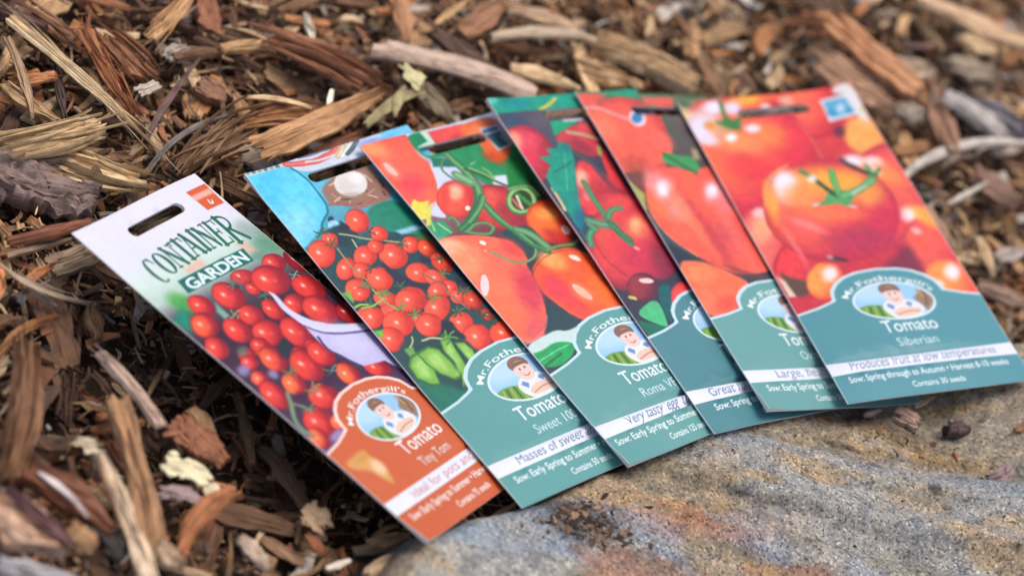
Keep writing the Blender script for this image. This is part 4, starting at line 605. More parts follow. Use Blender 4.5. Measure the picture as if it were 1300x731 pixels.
('g',(36.94,26.76,12.34,-4.8,5.19,8),(248,140,72),0.8),('g',(17.77,29.84,11.28,-5.12,6.68,7.71),(249,150,92),0.85),('g',(47.18,32.15,5.66,-9.58,4.5,12.41),(228,52,72),0.7),
('g',(17.82,46.27,10.16,-6.11,8.06,8.11),(228,44,66),0.7),('l',((53.2,19.2),(54.9,28.4),(54.9,38.2),(54.4,48.8)),0.8,(245,125,115),0.8),('g',(35.77,2.79,10.39,-1.62,0.25,4.26),(250,165,60),1),
('g',(41.93,6.66,4.26,-1.53,0.6,3.38),(240,105,50),0.9),('g',(42.15,8.69,2.98,-1.11,0.42,2.44),(242,220,238),1),('g',(0.44,8.7,3.61,-2.44,2.88,3.36),(232,188,100),0.9),
('g',(6.66,16.49,7.72,-7.34,6.15,10.02),(225,214,226),0.95),('g',(16.58,5.56,5.95,-2.24,0.85,5.15),(232,230,248),1),('g',(25.5,7.32,4.92,-2.15,0.7,4.87),(228,220,244),0.95),
('g',(3.79,18.04,4.15,-2.38,0.6,5.54),(226,222,246),1),('g',(4.27,25.44,4.61,-2.73,3.67,3.72),(228,218,236),0.95),('g',(9.93,17.46,3.82,-1.44,0.55,3.33),(222,140,60),0.95),
('g',(18.12,18.15,4.92,-2.09,2.08,3.58),(150,160,90),0.7),('g',(29.72,21.29,4.34,-1.41,0.62,3.14),(240,222,238),1),('g',(16.55,26.25,3.19,-1.37,0.46,3.12),(246,242,252),1),
('g',(11.59,22.11,3.67,-1.55,1.55,2.67),(240,160,110),0.8),('p',((20.1,14.5),(24.7,14.2),(25.4,19.2),(21.2,22),(17,19.9),(15.1,15.7)),(70,140,72),0.8,1),
('l',((21.4,2.2),(19.7,9.5),(20,16.4),(22.5,20.7)),2.2,(62,132,66),1),('l',((20.8,19.5),(19.7,15.4),(18,14.2)),2.2,(62,132,66),1),('l',((26.1,14.4),(21.3,18.6)),2.2,(62,132,66),1),
('l',((14.4,15.6),(18.3,18.7)),2.2,(62,132,66),1),('p',((70.7,7.7),(84.5,6.4),(85.7,19.8),(69.1,22.5)),(206,220,236),0.5,1),('p',((71.5,9.3),(83.5,8.5),(84,18.6),(71.1,20.3)),(84,168,202),0.6,1),
('g',(78.57,14.64,2.45,-1.53,0.34,3.19),(190,214,240),0.95),('g',(72.47,16.98,2.44,-0.98,0.34,2.06),(46,140,184),0.9),('g',(82.2,17.15,2.16,-1,0.3,2.06),(56,146,186),0.9),
('p',((80,1.1),(90.2,-0.7),(89.2,28.3),(82.1,28.8),(85.4,18.8),(84.4,6.6),(79,4.8)),(218,226,230),0.8,0.95),('g',(89.43,16.87,0.73,-2.77,1.91,2.22),(200,190,130),0.8),
('g',(84.65,26.67,6.24,-2.68,4.96,3.35),(250,172,92),0.9),('t',(79.49,73.9,19.59,-25.15,15.45,30.76),(242,100,82),(204,44,72),0,2),('g',(72.61,53.82,10.84,-3.89,4.53,6.11),(248,170,120),0.9),
('g',(67.56,49.69,5.76,-2.55,0.84,5.3),(240,228,240),1),('g',(76.94,52.19,5.29,-2.38,0.77,4.87),(242,232,246),1),('g',(80.44,59.48,6.87,-4.09,7.2,4.51),(249,140,76),0.85),
('g',(75.19,57.59,3.62,-1.34,0.53,2.74),(244,208,224),1),('t',(4.12,94.14,14.75,-5.52,-2.43,23.94),(246,120,104),(210,42,66),0,2),('g',(7.5,82.83,4.08,-6.24,3.21,8.2),(248,172,128),0.95),
('g',(9.17,74.39,3.63,-1.64,0.55,3.68),(240,196,196),0.9),('t',(83.36,106.27,12.27,-14.31,9.62,17.11),(242,92,80),(206,48,76),0,2),('g',(84.15,85.66,6.55,-3.25,3.83,4.41),(250,170,86),1),
('g',(88.02,88.44,2.64,-4.23,6.75,3.24),(249,168,74),0.9),('g',(77.94,85.84,3.07,-3.48,2.41,4.23),(244,236,234),1),('g',(77.66,96.19,2.47,-1.54,1.44,2.08),(248,180,184),0.95),
('p',((46.4,118.8),(58.1,112.1),(68.6,102.9),(70.1,108.6),(70.5,121.4),(60.2,125.1)),(112,34,66),3,0.85),('t',(79.99,128.19,9.81,-10.38,7.66,12.3),(249,150,80),(236,88,66),0,2),
('g',(83,122.29,4.32,-2.72,0.66,5.32),(246,232,238),1),('g',(72.26,128.58,3.65,-1.28,0.56,2.54),(240,222,226),0.9),('t',(13.06,109.35,10.29,-9.83,4.35,16.16),(236,62,72),(190,30,56),0,2),
('t',(43.43,78.46,27.48,-19.79,13.3,30.28),(244,98,72),(200,42,74),0,2),('g',(50.91,60.75,24.36,-4.68,3.6,9.92),(249,168,64),1),('g',(27.84,61.23,8.72,-3.6,-0.63,11.49),(240,196,170),0.9),
('g',(29.26,58.1,5.77,-2.57,-0.42,8.17),(242,236,252),1),('g',(17.47,69.07,3.55,-3.15,-0.6,13.33),(250,168,72),0.9),('g',(33.64,68.19,7.08,-5.78,5.59,7.44),(249,150,84),0.85),
('g',(65.62,71.85,7.11,-6,5.61,7.45),(249,160,74),0.85),('g',(40.86,80.27,20.79,-2.4,3.13,5.11),(246,122,80),0.7),('g',(25.95,86.72,10.29,-4.58,6.05,6.63),(244,90,92),0.7),
('g',(47.53,98.66,19.07,-4.81,2.91,10.04),(180,44,84),0.8),('g',(67.21,86.42,6.47,-8.95,5.09,11.01),(214,46,80),0.7),('g',(27.76,86.46,6.4,-1.95,6.26,2.28),(248,150,140),0.6),
('l',((13.9,70.7),(18.7,59.3),(25.8,51.5),(35.8,46.7)),1.2,(252,190,100),0.6),('g',(16.32,97.63,-0.06,-1.63,15.74,0.71),(248,124,124),0.6),('p',((2.5,108.8),(6.3,115.1),(13.7,118.9),(9.3,126.7),(3.1,125.7)),(88,70,60),1.2,0.95),
('p',((1,112.2),(3.3,116.2),(4.3,125.9),(1.2,125.4)),(222,208,186),0.8,1),('t',(20.62,120.01,6.42,-7.61,5.02,9.64),(250,160,76),(240,92,60),0,2),('g',(24.29,116.59,4.04,-2.29,0.63,4.91),(246,232,232),1),
('p',((27.9,105.3),(32.4,107.3),(36.7,109.8),(34.7,111.4),(28.4,108.8)),(64,46,52),0.6,0.9),('g',(28.76,107.02,1.39,-0.84,1.09,1.07),(200,180,180),0.8),
('p',((44.6,68.7),(54.4,66.3),(60.4,70),(53.6,76.1),(54.6,78.5),(49.5,76.6),(47.7,74.9),(41.4,75.4),(36.5,75),(42.5,72.3)),(78,160,92),0.4,1),('p',((47.3,70.2),(53.1,68.9),(55.4,71.4),(50.7,74),(46.7,73.4)),(112,190,118),0.8,1),
('l',((40.7,52),(44.3,58.1),(46.8,65.7),(50,71.7)),3.2,(66,146,86),1),('l',((44.8,59),(47.1,65.2),(50.3,71.2)),2.4,(16,70,52),1),('l',((54.9,54.1),(52.9,61.1),(51.7,66.4),(50.9,71.9)),3.6,(96,184,96),1),
('l',((52.2,71),(58.2,69.1),(63.6,67.1),(72.1,62.2)),4.2,(104,180,114),1),('l',((57.7,70.1),(66.9,65.6)),1.2,(205,228,205),1),('l',((35.8,74.7),(38.7,74)),1.4,(210,212,200),1),
('l',((52.6,77.2),(55.6,78.3)),1.4,(212,212,200),1),('g',(43.28,57.61,2.75,-1.36,0.41,2.93),(240,232,228),0.95),('l',((63.4,47.4),(66.6,53.5),(72.2,58.3)),2.6,(40,58,56),1),
('l',((71.4,58.2),(75,59.8)),2.4,(48,90,60),1),('l',((73.1,52.8),(73.9,58.5)),2.4,(70,160,78),1),('l',((78.7,55.8),(74.2,59.7)),2,(60,140,70),1),
],
]

# ------------------------------------------------------------------ printing the packet fronts (drawn here, in packet millimetres)
PS = 6.0                                   # print dots per mm
def glyph_mesh(txt, bold=0.0):
    cu = bpy.data.curves.new('lettering', 'FONT'); cu.body = txt; cu.size = 1.0
    cu.offset = bold; cu.resolution_u = 3
    ob = bpy.data.objects.new('lettering', cu); COL.objects.link(ob)
    dg = bpy.context.evaluated_depsgraph_get(); dg.update()
    ev = ob.evaluated_get(dg); me = ev.to_mesh(); me.calc_loop_triangles()
    V = np.array([v.co[:2] for v in me.vertices], float).reshape(-1, 2)
    T = np.array([t.vertices[:] for t in me.loop_triangles], int).reshape(-1, 3)
    ev.to_mesh_clear(); bpy.data.objects.remove(ob); bpy.data.curves.remove(cu)
    return V, T

def chaikin(p, closed, n=1):
    p = np.asarray(p, float)
    for _ in range(n):
        q = np.roll(p, -1, 0)
        a, b = p*.78+q*.22, p*.22+q*.78
        if closed: p = np.stack([a, b], 1).reshape(-1, 2)
        else: p = np.concatenate([p[:1], np.stack([a, b], 1)[:-1].reshape(-1, 2), p[-1:]])
    return p

class Sheet:
    def __init__(s):
        s.w, s.h = int(PW*PS), int(PH*PS)
        s.a = np.zeros((s.h, s.w, 3), np.float32)
    def box(s, x0, y0, x1, y1):
        i0, i1 = max(0, int(x0*PS)-1), min(s.w, int(x1*PS)+2)
        j0, j1 = max(0, int(y0*PS)-1), min(s.h, int(y1*PS)+2)
        if i0 >= i1 or j0 >= j1: return None
        X, Y = np.meshgrid((np.arange(i0, i1)+.5)/PS, (np.arange(j0, j1)+.5)/PS)
        return (slice(j0, j1), slice(i0, i1)), X, Y
    def put(s, sl, col, k):
        c = np.asarray(col, np.float32)
        s.a[sl] = s.a[sl]*(1-k[..., None]) + c*k[..., None]
    def v(s, stops):
        y = (np.arange(s.h)+.5)/PS
        ys = [t[0] for t in stops]
        for k in range(3): s.a[:, :, k] = np.interp(y, ys, [t[1][k] for t in stops])[:, None]
    def segdist(s, X, Y, pts, closed):
        d2 = np.full(X.shape, 1e9)
        q = list(pts)+([pts[0]] if closed else [])
        for (ax, ay), (bx, by) in zip(q[:-1], q[1:]):
            dx, dy = bx-ax, by-ay
            t = np.clip(((X-ax)*dx+(Y-ay)*dy)/(dx*dx+dy*dy+1e-9), 0, 1)
            d2 = np.minimum(d2, (X-ax-t*dx)**2+(Y-ay-t*dy)**2)
        return np.sqrt(d2)
    def inside(s, X, Y, pts):
        r = np.zeros(X.shape, bool)
        for (ax, ay), (bx, by) in zip(pts, np.roll(pts, -1, 0)):
            if ay == by: continue
            r ^= ((ay > Y) != (by > Y)) & (X < (bx-ax)*(Y-ay)/(by-ay)+ax)
        return r
    def p(s, pts, col, soft=.3, al=1, raw=False):
        pts = np.asarray(pts, float)
        if len(pts) > 4 and not raw: pts = chaikin(pts, True, 2)
        g = s.box(*(pts.min(0)-soft), *(pts.max(0)+soft))
        if not g: return
        sl, X, Y = g
        d = s.segdist(X, Y, pts, True)
        d = np.where(s.inside(X, Y, pts), d, -d)
        w = max(soft, .1)
        s.put(sl, col, al*sm(-w, w, d))
    def l(s, pts, w, col, al=1):
        pts = chaikin(pts, False, 2) if len(pts) > 2 else np.asarray(pts, float)
        g = s.box(*(pts.min(0)-w), *(pts.max(0)+w))
        if not g: return
        sl, X, Y = g
        d = s.segdist(X, Y, pts, False)
        c = np.asarray(col, float)
        s.put(sl, c*.82, al*sm(w/2+.12, w/2-.12, d))
        s.put(sl, np.minimum(255, c*1.12+6), al*.8*sm(w*.36, 0, d))
    def q(s, M, r):
        cx, cy, a, b, c, d = M
        ex, ey = math.hypot(a, b)*r, math.hypot(c, d)*r
        g = s.box(cx-ex, cy-ey, cx+ex, cy+ey)
        if not g: return None
        sl, X, Y = g
        det = a*d-b*c
        x, y = X-cx, Y-cy
        return sl, (d*x-b*y)/det, (-c*x+a*y)/det, x, y
    def e(s, M, col, al=1):
        g = s.q(M, 1.25)
        if not g: return
        sl, u, v, x, y = g
        R = math.sqrt(abs(M[2]*M[5]-M[3]*M[4]))
        s.put(sl, col, al*sm(1+.25/R, 1-.25/R, np.hypot(u, v)))
    def g(s, M, col, al=.8):
        g = s.q(M, 1.45)
        if not g: return
        sl, u, v, x, y = g
        s.put(sl, col, al*sm(1.38, .32, np.hypot(u, v)))
    def t(s, M, c1, c2, hl=.8, k=0):
        g = s.q(M, 1.12)
        if not g: return
        sl, u, v, x, y = g
        r = np.hypot(u, v)
        R = math.sqrt(abs(M[2]*M[5]-M[3]*M[4]))
        if k < 2:
            s.put(sl, np.asarray(c2)*.45, .55*sm(1.1, .85, r))
        cov = sm(1+.18/R, 1-.18/R, r)
        nz = np.sqrt(np.clip(1-r*r, 0, 1)); sc = max(math.hypot(M[2], M[4]), math.hypot(M[3], M[5]))
        nx, ny = x/sc, y/sc
        lit = np.clip(nx*-.5+ny*-.35+nz*.72, 0, 1)
        c1 = np.asarray(c1, float); c2 = np.asarray(c2, float)
        m = sm(.1, .85, lit)[..., None]
        col = c2*(1-m)+c1*m
        rim = sm(.8, 1.0, r)[..., None]*.35
        col = col*(1-rim)+c2*.75*rim
        if k < 2:
            hx, hy = (-.22, -.2) if k == 0 else (-.08, -.12)
            sp = np.exp(-(((nx-hx)**2+(ny-hy)**2)/(.03 if k == 0 else .02)))[..., None]*hl*.75
            col = col*(1-sp)+np.array([255, 190, 165] if k == 0 else [255, 220, 205])*sp
            sp = np.exp(-(((nx-hx)**2+(ny-hy)**2)/.008))[..., None]*min(1, hl*1.2)
            col = col*(1-sp)+np.array([255, 238, 232])*sp
            if k == 0:
                sp = np.exp(-(((nx-.16)**2+(ny-.12)**2)/.006))[..., None]*hl*.45
                col = col*(1-sp)+np.array([250, 160, 150])*sp
        s.a[sl] = s.a[sl]*(1-cov[..., None])+col*cov[..., None]
    def tris(s, V, T, col, al=1):
        """flat lettering from triangles given in mm"""
        if not len(T): return
        SS = 3
        g = s.box(*(V.min(0)-.3), *(V.max(0)+.3))
        if not g: return
        sl, X, Y = g
        j0, i0 = sl[0].start, sl[1].start
        h, w = X.shape
        m = np.zeros((h*SS, w*SS), bool)
        P = (V*PS-np.array([i0, j0]))*SS
        for a, b, c in T:
            A, B, Cc = P[a], P[b], P[c]
            lo = np.maximum(np.floor(np.minimum(np.minimum(A, B), Cc)).astype(int), 0)
            hi = np.ceil(np.maximum(np.maximum(A, B), Cc)).astype(int)+1
            x1, y1 = min(hi[0], w*SS), min(hi[1], h*SS)
            if lo[0] >= x1 or lo[1] >= y1: continue
            x = np.arange(lo[0], x1)[None, :]+.5; y = np.arange(lo[1], y1)[:, None]+.5
            e0 = (B[0]-A[0])*(y-A[1])-(B[1]-A[1])*(x-A[0])
            e1 = (Cc[0]-B[0])*(y-B[1])-(Cc[1]-B[1])*(x-B[0])
            e2 = (A[0]-Cc[0])*(y-Cc[1])-(A[1]-Cc[1])*(x-Cc[0])
            m[lo[1]:y1, lo[0]:x1] |= ((e0 >= -1) & (e1 >= -1) & (e2 >= -1)) | ((e0 <= 1) & (e1 <= 1) & (e2 <= 1))
        k = m.reshape(h, SS, w, SS).mean((1, 3))*al
        s.put(sl, col, k)
    def text(s, txt, u0, u1, v, cap, col, bold=0.0, al=1, arc=None):
        """baseline from (u0,v) to (u1,v), capitals `cap` mm high"""
        V, T = glyph_mesh(txt, bold)
        w0, w1 = V[:, 0].min(), V[:, 0].max()
        x = (V[:, 0]-w0)/(w1-w0); y = V[:, 1]/.73*cap
        if arc is None:
            P = np.stack([u0+x*(u1-u0), v-y], 1)
        else:
            cx, cy, rx, ry, a0, a1 = arc
            th = np.radians(a0+(a1-a0)*x)
            P = np.stack([cx+(rx+y*.95)*np.cos(th), cy+(ry+y)*np.sin(th)], 1)
        s.tris(P, T, col, al)

def decorative_word(s):
    """the arched thick-and-thin capitals on the white packet"""
    dk = (24, 106, 84)
    cells = [('C', 14.5, 21.8, 25, 39), ('O', 22.2, 29.8, 24.4, 37), ('N', 30.6, 37.6, 23.6, 35.8), ('T', 38, 45, 23, 35.2), ('A', 43.8, 51, 22.6, 35),
             ('I', 51.8, 54.4, 22.5, 35), ('N', 55.2, 62.2, 22.8, 35.4), ('E', 63.2, 69.8, 23, 36.6), ('R', 70.8, 79.4, 22.6, 38.4)]
    F, H = 2.0, .75
    glyphs = {'T': [((.5, 0), (.5, 1), F), ((0, .03), (1, .03), H), ((.02, 0), (.02, .2), H), ((.98, 0), (.98, .2), H), ((.25, .99), (.75, .99), H)],
              'N': [((.14, 0), (.14, 1), H), ((.12, .02), (.86, .98), F), ((.88, 0), (.88, 1), H), ((0, .01), (.3, .01), H), ((.7, .01), (1, .01), H), ((0, .99), (.3, .99), H)],
              'A': [((.5, 0), (.12, 1), H), ((.5, 0), (.86, 1), F), ((.25, .66), (.72, .66), H), ((0, .99), (.28, .99), H), ((.65, .99), (1, .99), H)],
              'I': [((.5, 0), (.5, 1), F), ((0, .01), (1, .01), H), ((0, .99), (1, .99), H)],
              'E': [((.22, 0), (.22, 1), F), ((0, .01), (.95, .01), H), ((.2, .48), (.75, .48), H), ((0, .99), (1, .99), H), ((.95, 0), (.95, .2), H), ((1, .8), (1, 1), H), ((.75, .38), (.75, .58), H)],
              'R': [((.2, 0), (.2, 1), F*1.15), ((0, .01), (.5, .01), H), ((0, .99), (.42, .99), H), ((.45, .5), (1.02, .99), F)]}
    for ch, x0, x1, y0, y1 in cells:
        m = lambda p: (x0+p[0]*(x1-x0), y0+p[1]*(y1-y0))
        if ch in 'CO':
            rx, ry = (x1-x0)/2, (y1-y0)/2
            rng = np.radians(np.arange(300, 60-1, -12)) if ch == 'C' else np.radians(np.arange(0, 361, 12))
            for a, b in zip(rng[:-1], rng[1:]):
                wd = .55+1.5*abs(math.cos((a+b)/2))**1.5
                P = [(x0+rx+(rx-.8)*math.cos(t), y0+ry+(ry-.4)*math.sin(t)) for t in (a, b)]
                s.l(P, wd, dk, .8 if ch == 'C' else .95)
            if ch == 'C': s.l([m((.72, .02)), m((.86, .24))], .9, dk, .8)
            continue
        for a, b, wd in glyphs[ch]:
            s.l([m(a), m(b)], wd, dk, .96)
        if ch == 'R':
            P = [m(p) for p in ((.2, .02), (.6, .03), (.86, .14), (.86, .34), (.6, .48), (.25, .5))]
            s.l(P, 1.3, dk)

PANEL = [(-2, 137.2), (10, 135.4), (17.2, 133.4), (20.0, 132.4), (20.2, 130.4), (21.4, 127), (24.5, 123.6), (29.5, 120.6), (36, 118.8), (46, 118), (56, 118.8),
         (62.5, 120.6), (67.5, 123.6), (70.8, 127), (71.8, 130.4), (72.2, 132.4), (75.2, 133.4), (82, 135.6), (92, 137.4)]
INFO = [  # panel colour, name, kind, slogan (u0,u1), sowing line (u0,u1), contents (u0,u1)
    ((202, 98, 58), (34.5, 64.5), 'Tiny Tom', (37, 58.7), 'Ideal for pots and tubs', (17, 79), 'Sow: Early Spring to Summer • Harvest 11 weeks', (5, 84), 'Contains 75 seeds', (33.5, 59), (196, 120, 118)),
    ((90, 156, 156), (28.6, 55), 'Sweet 100', (31.3, 54), 'Masses of sweet and juicy fruit', (13.6, 83), 'Sow: Early Spring to Summer • Harvest 11 weeks', (6.2, 84), 'Contains 50 seeds', (33, 56), (96, 118, 150)),
    ((95, 157, 157), (27.2, 53.6), 'Roma VF', (31, 51.6), "Very tasty 'egg' tomatoes", (15, 67), 'Sow: Early Spring to Summer • Harvest 12 weeks', (3, 84), 'Contains 125 seeds', (29.3, 51.5), (96, 118, 150)),
    ((74, 134, 144), (32, 60), 'Grosse Lisse', (33, 60), 'Great flavoured large fruit', (10.8, 78), 'Sow: Spring to Summer • Harvest 12 weeks', (9, 84), 'Contains 75 seeds', (33, 58), (96, 118, 150)),
    ((102, 160, 160), (30.3, 56.5), 'Oxheart', (35.5, 54), 'Large, fleshy fruit', (16.3, 60), 'Sow: Early Spring to Summer • Harvest 12 weeks', (7, 84), 'Contains 50 seeds', (31.2, 54), (120, 132, 160)),
    ((80, 147, 160), (33.4, 60), 'Siberian', (36.4, 56), 'Produces fruit at low temperatures', (9.7, 80.3), 'Sow: Spring through to Autumn • Harvest 8-10 weeks', (6, 83), 'Contains 30 seeds', (33.3, 58.7), (110, 125, 165))]

def emblem(s):
    s.e((46.4, 136.6, 20.1, 0, 0, 11.3), (222, 235, 242))
    s.e((46.4, 136.6, 19.0, 0, 0, 10.3), (150, 200, 238))
    E = (46.4, 136.6, 19.0, 0, 0, 10.3)
    keep = s.a.copy()
    s.g((38, 131, 12, 0, 0, 6), (190, 222, 246), .8)
    s.p([(26, 139), (33, 137.5), (41, 139.5), (44, 148), (30, 148)], (104, 158, 66), .5)
    for k in range(5):
        s.l([(29+k*2.6, 146.5), (31+k*2.0, 139)], .9, (58, 106, 48) if k % 2 else (170, 190, 90))
    s.p([(56, 136), (62, 131), (66.5, 137), (60, 144)], (150, 120, 96), .8)
    s.l([(60, 131), (62, 138)], 1.2, (196, 160, 90)); s.l([(63, 133), (61, 140)], 1.1, (120, 90, 84))
    s.p([(38, 141), (41, 136.6), (46, 136), (52, 136), (58, 139), (59, 143.5), (52, 147.5), (42, 147.5)], (224, 230, 240), .4)
    s.p([(40.8, 139.4), (42.6, 138), (44.6, 140), (43, 142)], (110, 144, 196), .3); s.p([(50.4, 139), (52.4, 137.6), (54, 139), (52.2, 141)], (110, 144, 196), .3)
    s.e((46.6, 130.0, 5.2, 0, 0, 3.7), (134, 102, 86))
    s.e((47.0, 133.6, 4.6, 0, 0, 5.1), (238, 206, 198))
    s.p([(42.4, 131.6), (43.6, 129.2), (47, 128.6), (50.6, 129.4), (51.4, 132), (49.6, 130.6), (45, 130.8)], (128, 96, 80), .4)
    s.e((45.6, 132.6, .45, 0, 0, .6), (90, 70, 74)); s.e((48.4, 132.4, .45, 0, 0, .6), (90, 70, 74))
    s.l([(45.6, 135.8), (47.2, 136.6), (48.8, 135.6)], .5, (186, 110, 110)); s.g((45, 134.6, 1.1, 0, 0, 1), (240, 176, 170), .6)
    s.p([(42, 143.4), (47, 140.8), (53, 141.2), (57.5, 142), (55, 145.2), (48, 146.2), (43.5, 146)], (232, 198, 180), .4)
    s.l([(44, 144.8), (50, 143.2), (55.5, 143.6)], .5, (186, 140, 122))
    X, Y = np.meshgrid((np.arange(s.w)+.5)/PS, (np.arange(s.h)+.5)/PS)
    k = sm(1.012, .988, np.hypot((X-46.4)/19.0, (Y-136.6)/10.3))[..., None]
    s.a = keep*(1-k)+s.a*k

def organic(s, seed):
    """ripple the drawn picture so that printed outlines are not ideal curves"""
    j, k = np.meshgrid(np.arange(s.w), np.arange(s.h))
    dx = 3.4*(fbm(j/34, k/34, seed, 2)-.37)+2.0*(fbm(j/9, k/9, seed+5, 2)-.37)
    dy = 3.4*(fbm(j/34, k/34, seed+9, 2)-.37)+2.0*(fbm(j/9, k/9, seed+14, 2)-.37)
    X = np.clip(j+dx, 0, s.w-1.01); Y = np.clip(k+dy, 0, s.h-1.01)
    x0 = X.astype(int); y0 = Y.astype(int); fx = (X-x0)[..., None]; fy = (Y-y0)[..., None]
    a = s.a
    s.a = ((a[y0, x0]*(1-fx)+a[y0, x0+1]*fx)*(1-fy)+(a[y0+1, x0]*(1-fx)+a[y0+1, x0+1]*fx)*fy)
    g = fbm(j/15.0, k/15.0, seed+20, 4)-.46
    h = fbm(j/15.0, k/15.0, seed+31, 4)-.46
    sat = np.clip((s.a.max(-1)-s.a.min(-1))/110, .12, 1)
    g = g*sat; h = h*sat
    s.a = s.a*(1+.22*g[..., None])+np.array([12, -8, -4])*h[..., None]

def print_panel(s, i):
    col, nm, kind, kn, slog, sl, sow, so, con, cn, ink = INFO[i]
    c = np.asarray(col, float)
    low = [(92, 190), (-2, 190)]
    up = lambda d: [(x, y-d) for x, y in PANEL]
    poly = np.array(PANEL+low, float)
    big = np.array([(46+(x-46)*(1.055 if 118 < y < 133 else 1.0), y-(1.25)) for x, y in PANEL]+low, float)
    s.p(big, (196, 224, 232) if i else (246, 212, 206), .12, 1, True)
    s.p(poly, c, .12, 1, True)
    arc = (46.2, 138.6, 22.9, 14.0, 206, 334)
    s.text("Mr.Fothergill's", 0, 0, 0, 3.3, (236, 244, 248), .008, 1, arc)
    emblem(s)
    W = (238, 244, 248)
    s.text('Tomato', nm[0], nm[1], 154.3, 7.2, W, .006)
    s.text(kind, kn[0], kn[1], 162.2, 4.8, (214, 232, 238), 0, .95)
    s.p([(-2, 165.7), (92, 165.7), (92, 172.6), (-2, 172.6)], (226, 232, 246), .1)
    s.text(slog, sl[0], sl[1], 170.8, 4.2, ink, 0, .95)
    s.text(sow, so[0], so[1], 177.8, 3.4, W, .012)
    s.text(con, cn[0], cn[1], 183.9, 3.1, W, .01)

def print_front(i):
    s = Sheet()
    ops = ART[i]
    done = False
    for o in ops:
        if o[0] == 'mark':
            organic(s, 600+i); decorative_word(s)
            s.p([(22.4, 40.4), (70.4, 41.2), (68.9, 48.4), (20.8, 47.6)], (20, 104, 92), .25)
            s.text('GARDEN', 24.2, 67.6, 47.1, 5.6, (222, 240, 246), .035)
            print_panel(s, i); done = True
        else:
            getattr(s, o[0])(*o[1:])
    if not done:
        organic(s, 600+i); print_panel(s, i)
    rng = np.random.default_rng(40+i)
    a = s.a
    j, k = np.meshgrid(np.arange(s.w), np.arange(s.h))
    g = fbm(j/5.0, k/5.0, 300+i, 3)-.44
    a = a*(1+.04*g[..., None]) + rng.normal(0, 1.5, (s.h, s.w, 1))
    X = (np.arange(s.w)+.5)/PS
    m = np.clip(np.minimum(X, PW-X)/.45, 0, 1)
    a = a*m[None, :, None]+238*(1-m)[None, :, None]
    a = np.clip(a/255, 0, 1)
    im = bpy.data.images.new('packet_print', s.w, s.h, alpha=False, float_buffer=False)
    px = np.ones((s.h, s.w, 4), np.float32); px[..., :3] = a[::-1]
    im.pixels.foreach_set(px.ravel()); im.update(); im.pack()
    return im

def paper_material(im):
    m, nt, b = nodes('printed_paper' if im else 'white_paper')
    L = nt.links
    g = nt.nodes.new('ShaderNodeTexCoord')
    n = nt.nodes.new('ShaderNodeTexNoise'); n.inputs['Scale'].default_value = 60 ; n.inputs['Detail'].default_value = 4
    L.new(g.outputs['Object'], n.inputs['Vector'])
    if im:
        t = nt.nodes.new('ShaderNodeTexImage'); t.image = im; t.interpolation = 'Cubic'; t.extension = 'EXTEND'
        u = nt.nodes.new('ShaderNodeUVMap'); u.uv_map = 'print'
        L.new(u.outputs[0], t.inputs[0])
        r = ramp(nt, [(.3, .78), (.7, .81)])
        L.new(n.outputs['Fac'], r.inputs[0])
        L.new(mul(nt, t.outputs['Color'], r.outputs[0]), b.inputs['Base Color'])
    else:
        b.inputs['Base Color'].default_value = (.68, .68, .7, 1)
    b.inputs['Specular IOR Level'].default_value = .42
    n2 = nt.nodes.new('ShaderNodeTexNoise'); n2.inputs['Scale'].default_value = 45; n2.inputs['Detail'].default_value = 6; n2.inputs['Distortion'].default_value = 1.5
    L.new(g.outputs['Object'], n2.inputs['Vector'])
    rr = ramp(nt, [(.35, .38), (.65, .55)])
    L.new(n2.outputs['Fac'], rr.inputs[0]); L.new(rr.outputs[0], b.inputs['Roughness'])
    bp = nt.nodes.new('ShaderNodeBump'); bp.inputs['Distance'].default_value = .0015; bp.inputs['Strength'].default_value = .12
    L.new(n.outputs['Fac'], bp.inputs['Height']); L.new(bp.outputs[0], b.inputs['Normal'])
    return m
WHITE_PAPER = paper_material(None)

SLOT = [(26.2+2.6-2.6*math.cos(t), 11.6+2.7*math.sin(t)) for t in np.linspace(-math.pi/2, math.pi/2, 7)]
SLOT = [(28.8+2.6*math.cos(t), 11.7+2.8*math.sin(t)) for t in np.linspace(math.pi/2, 3*math.pi/2, 7)] + \
       [(61.0+2.6*math.cos(t), 11.7+2.8*math.sin(t)) for t in np.linspace(-math.pi/2, math.pi/2, 7)]
OVAL = [(46.4+20*math.cos(t), 136.6+11.2*math.sin(t)) for t in np.linspace(0, 2*math.pi, 33)[:-1]]
def in_poly(p, poly):
    x, y = p; r = False
    for (ax, ay), (bx, by) in zip(poly, poly[1:]+poly[:1]):
        if (ay > y) != (by > y) and x < (bx-ax)*(y-ay)/(by-ay)+ax: r = not r
    return r

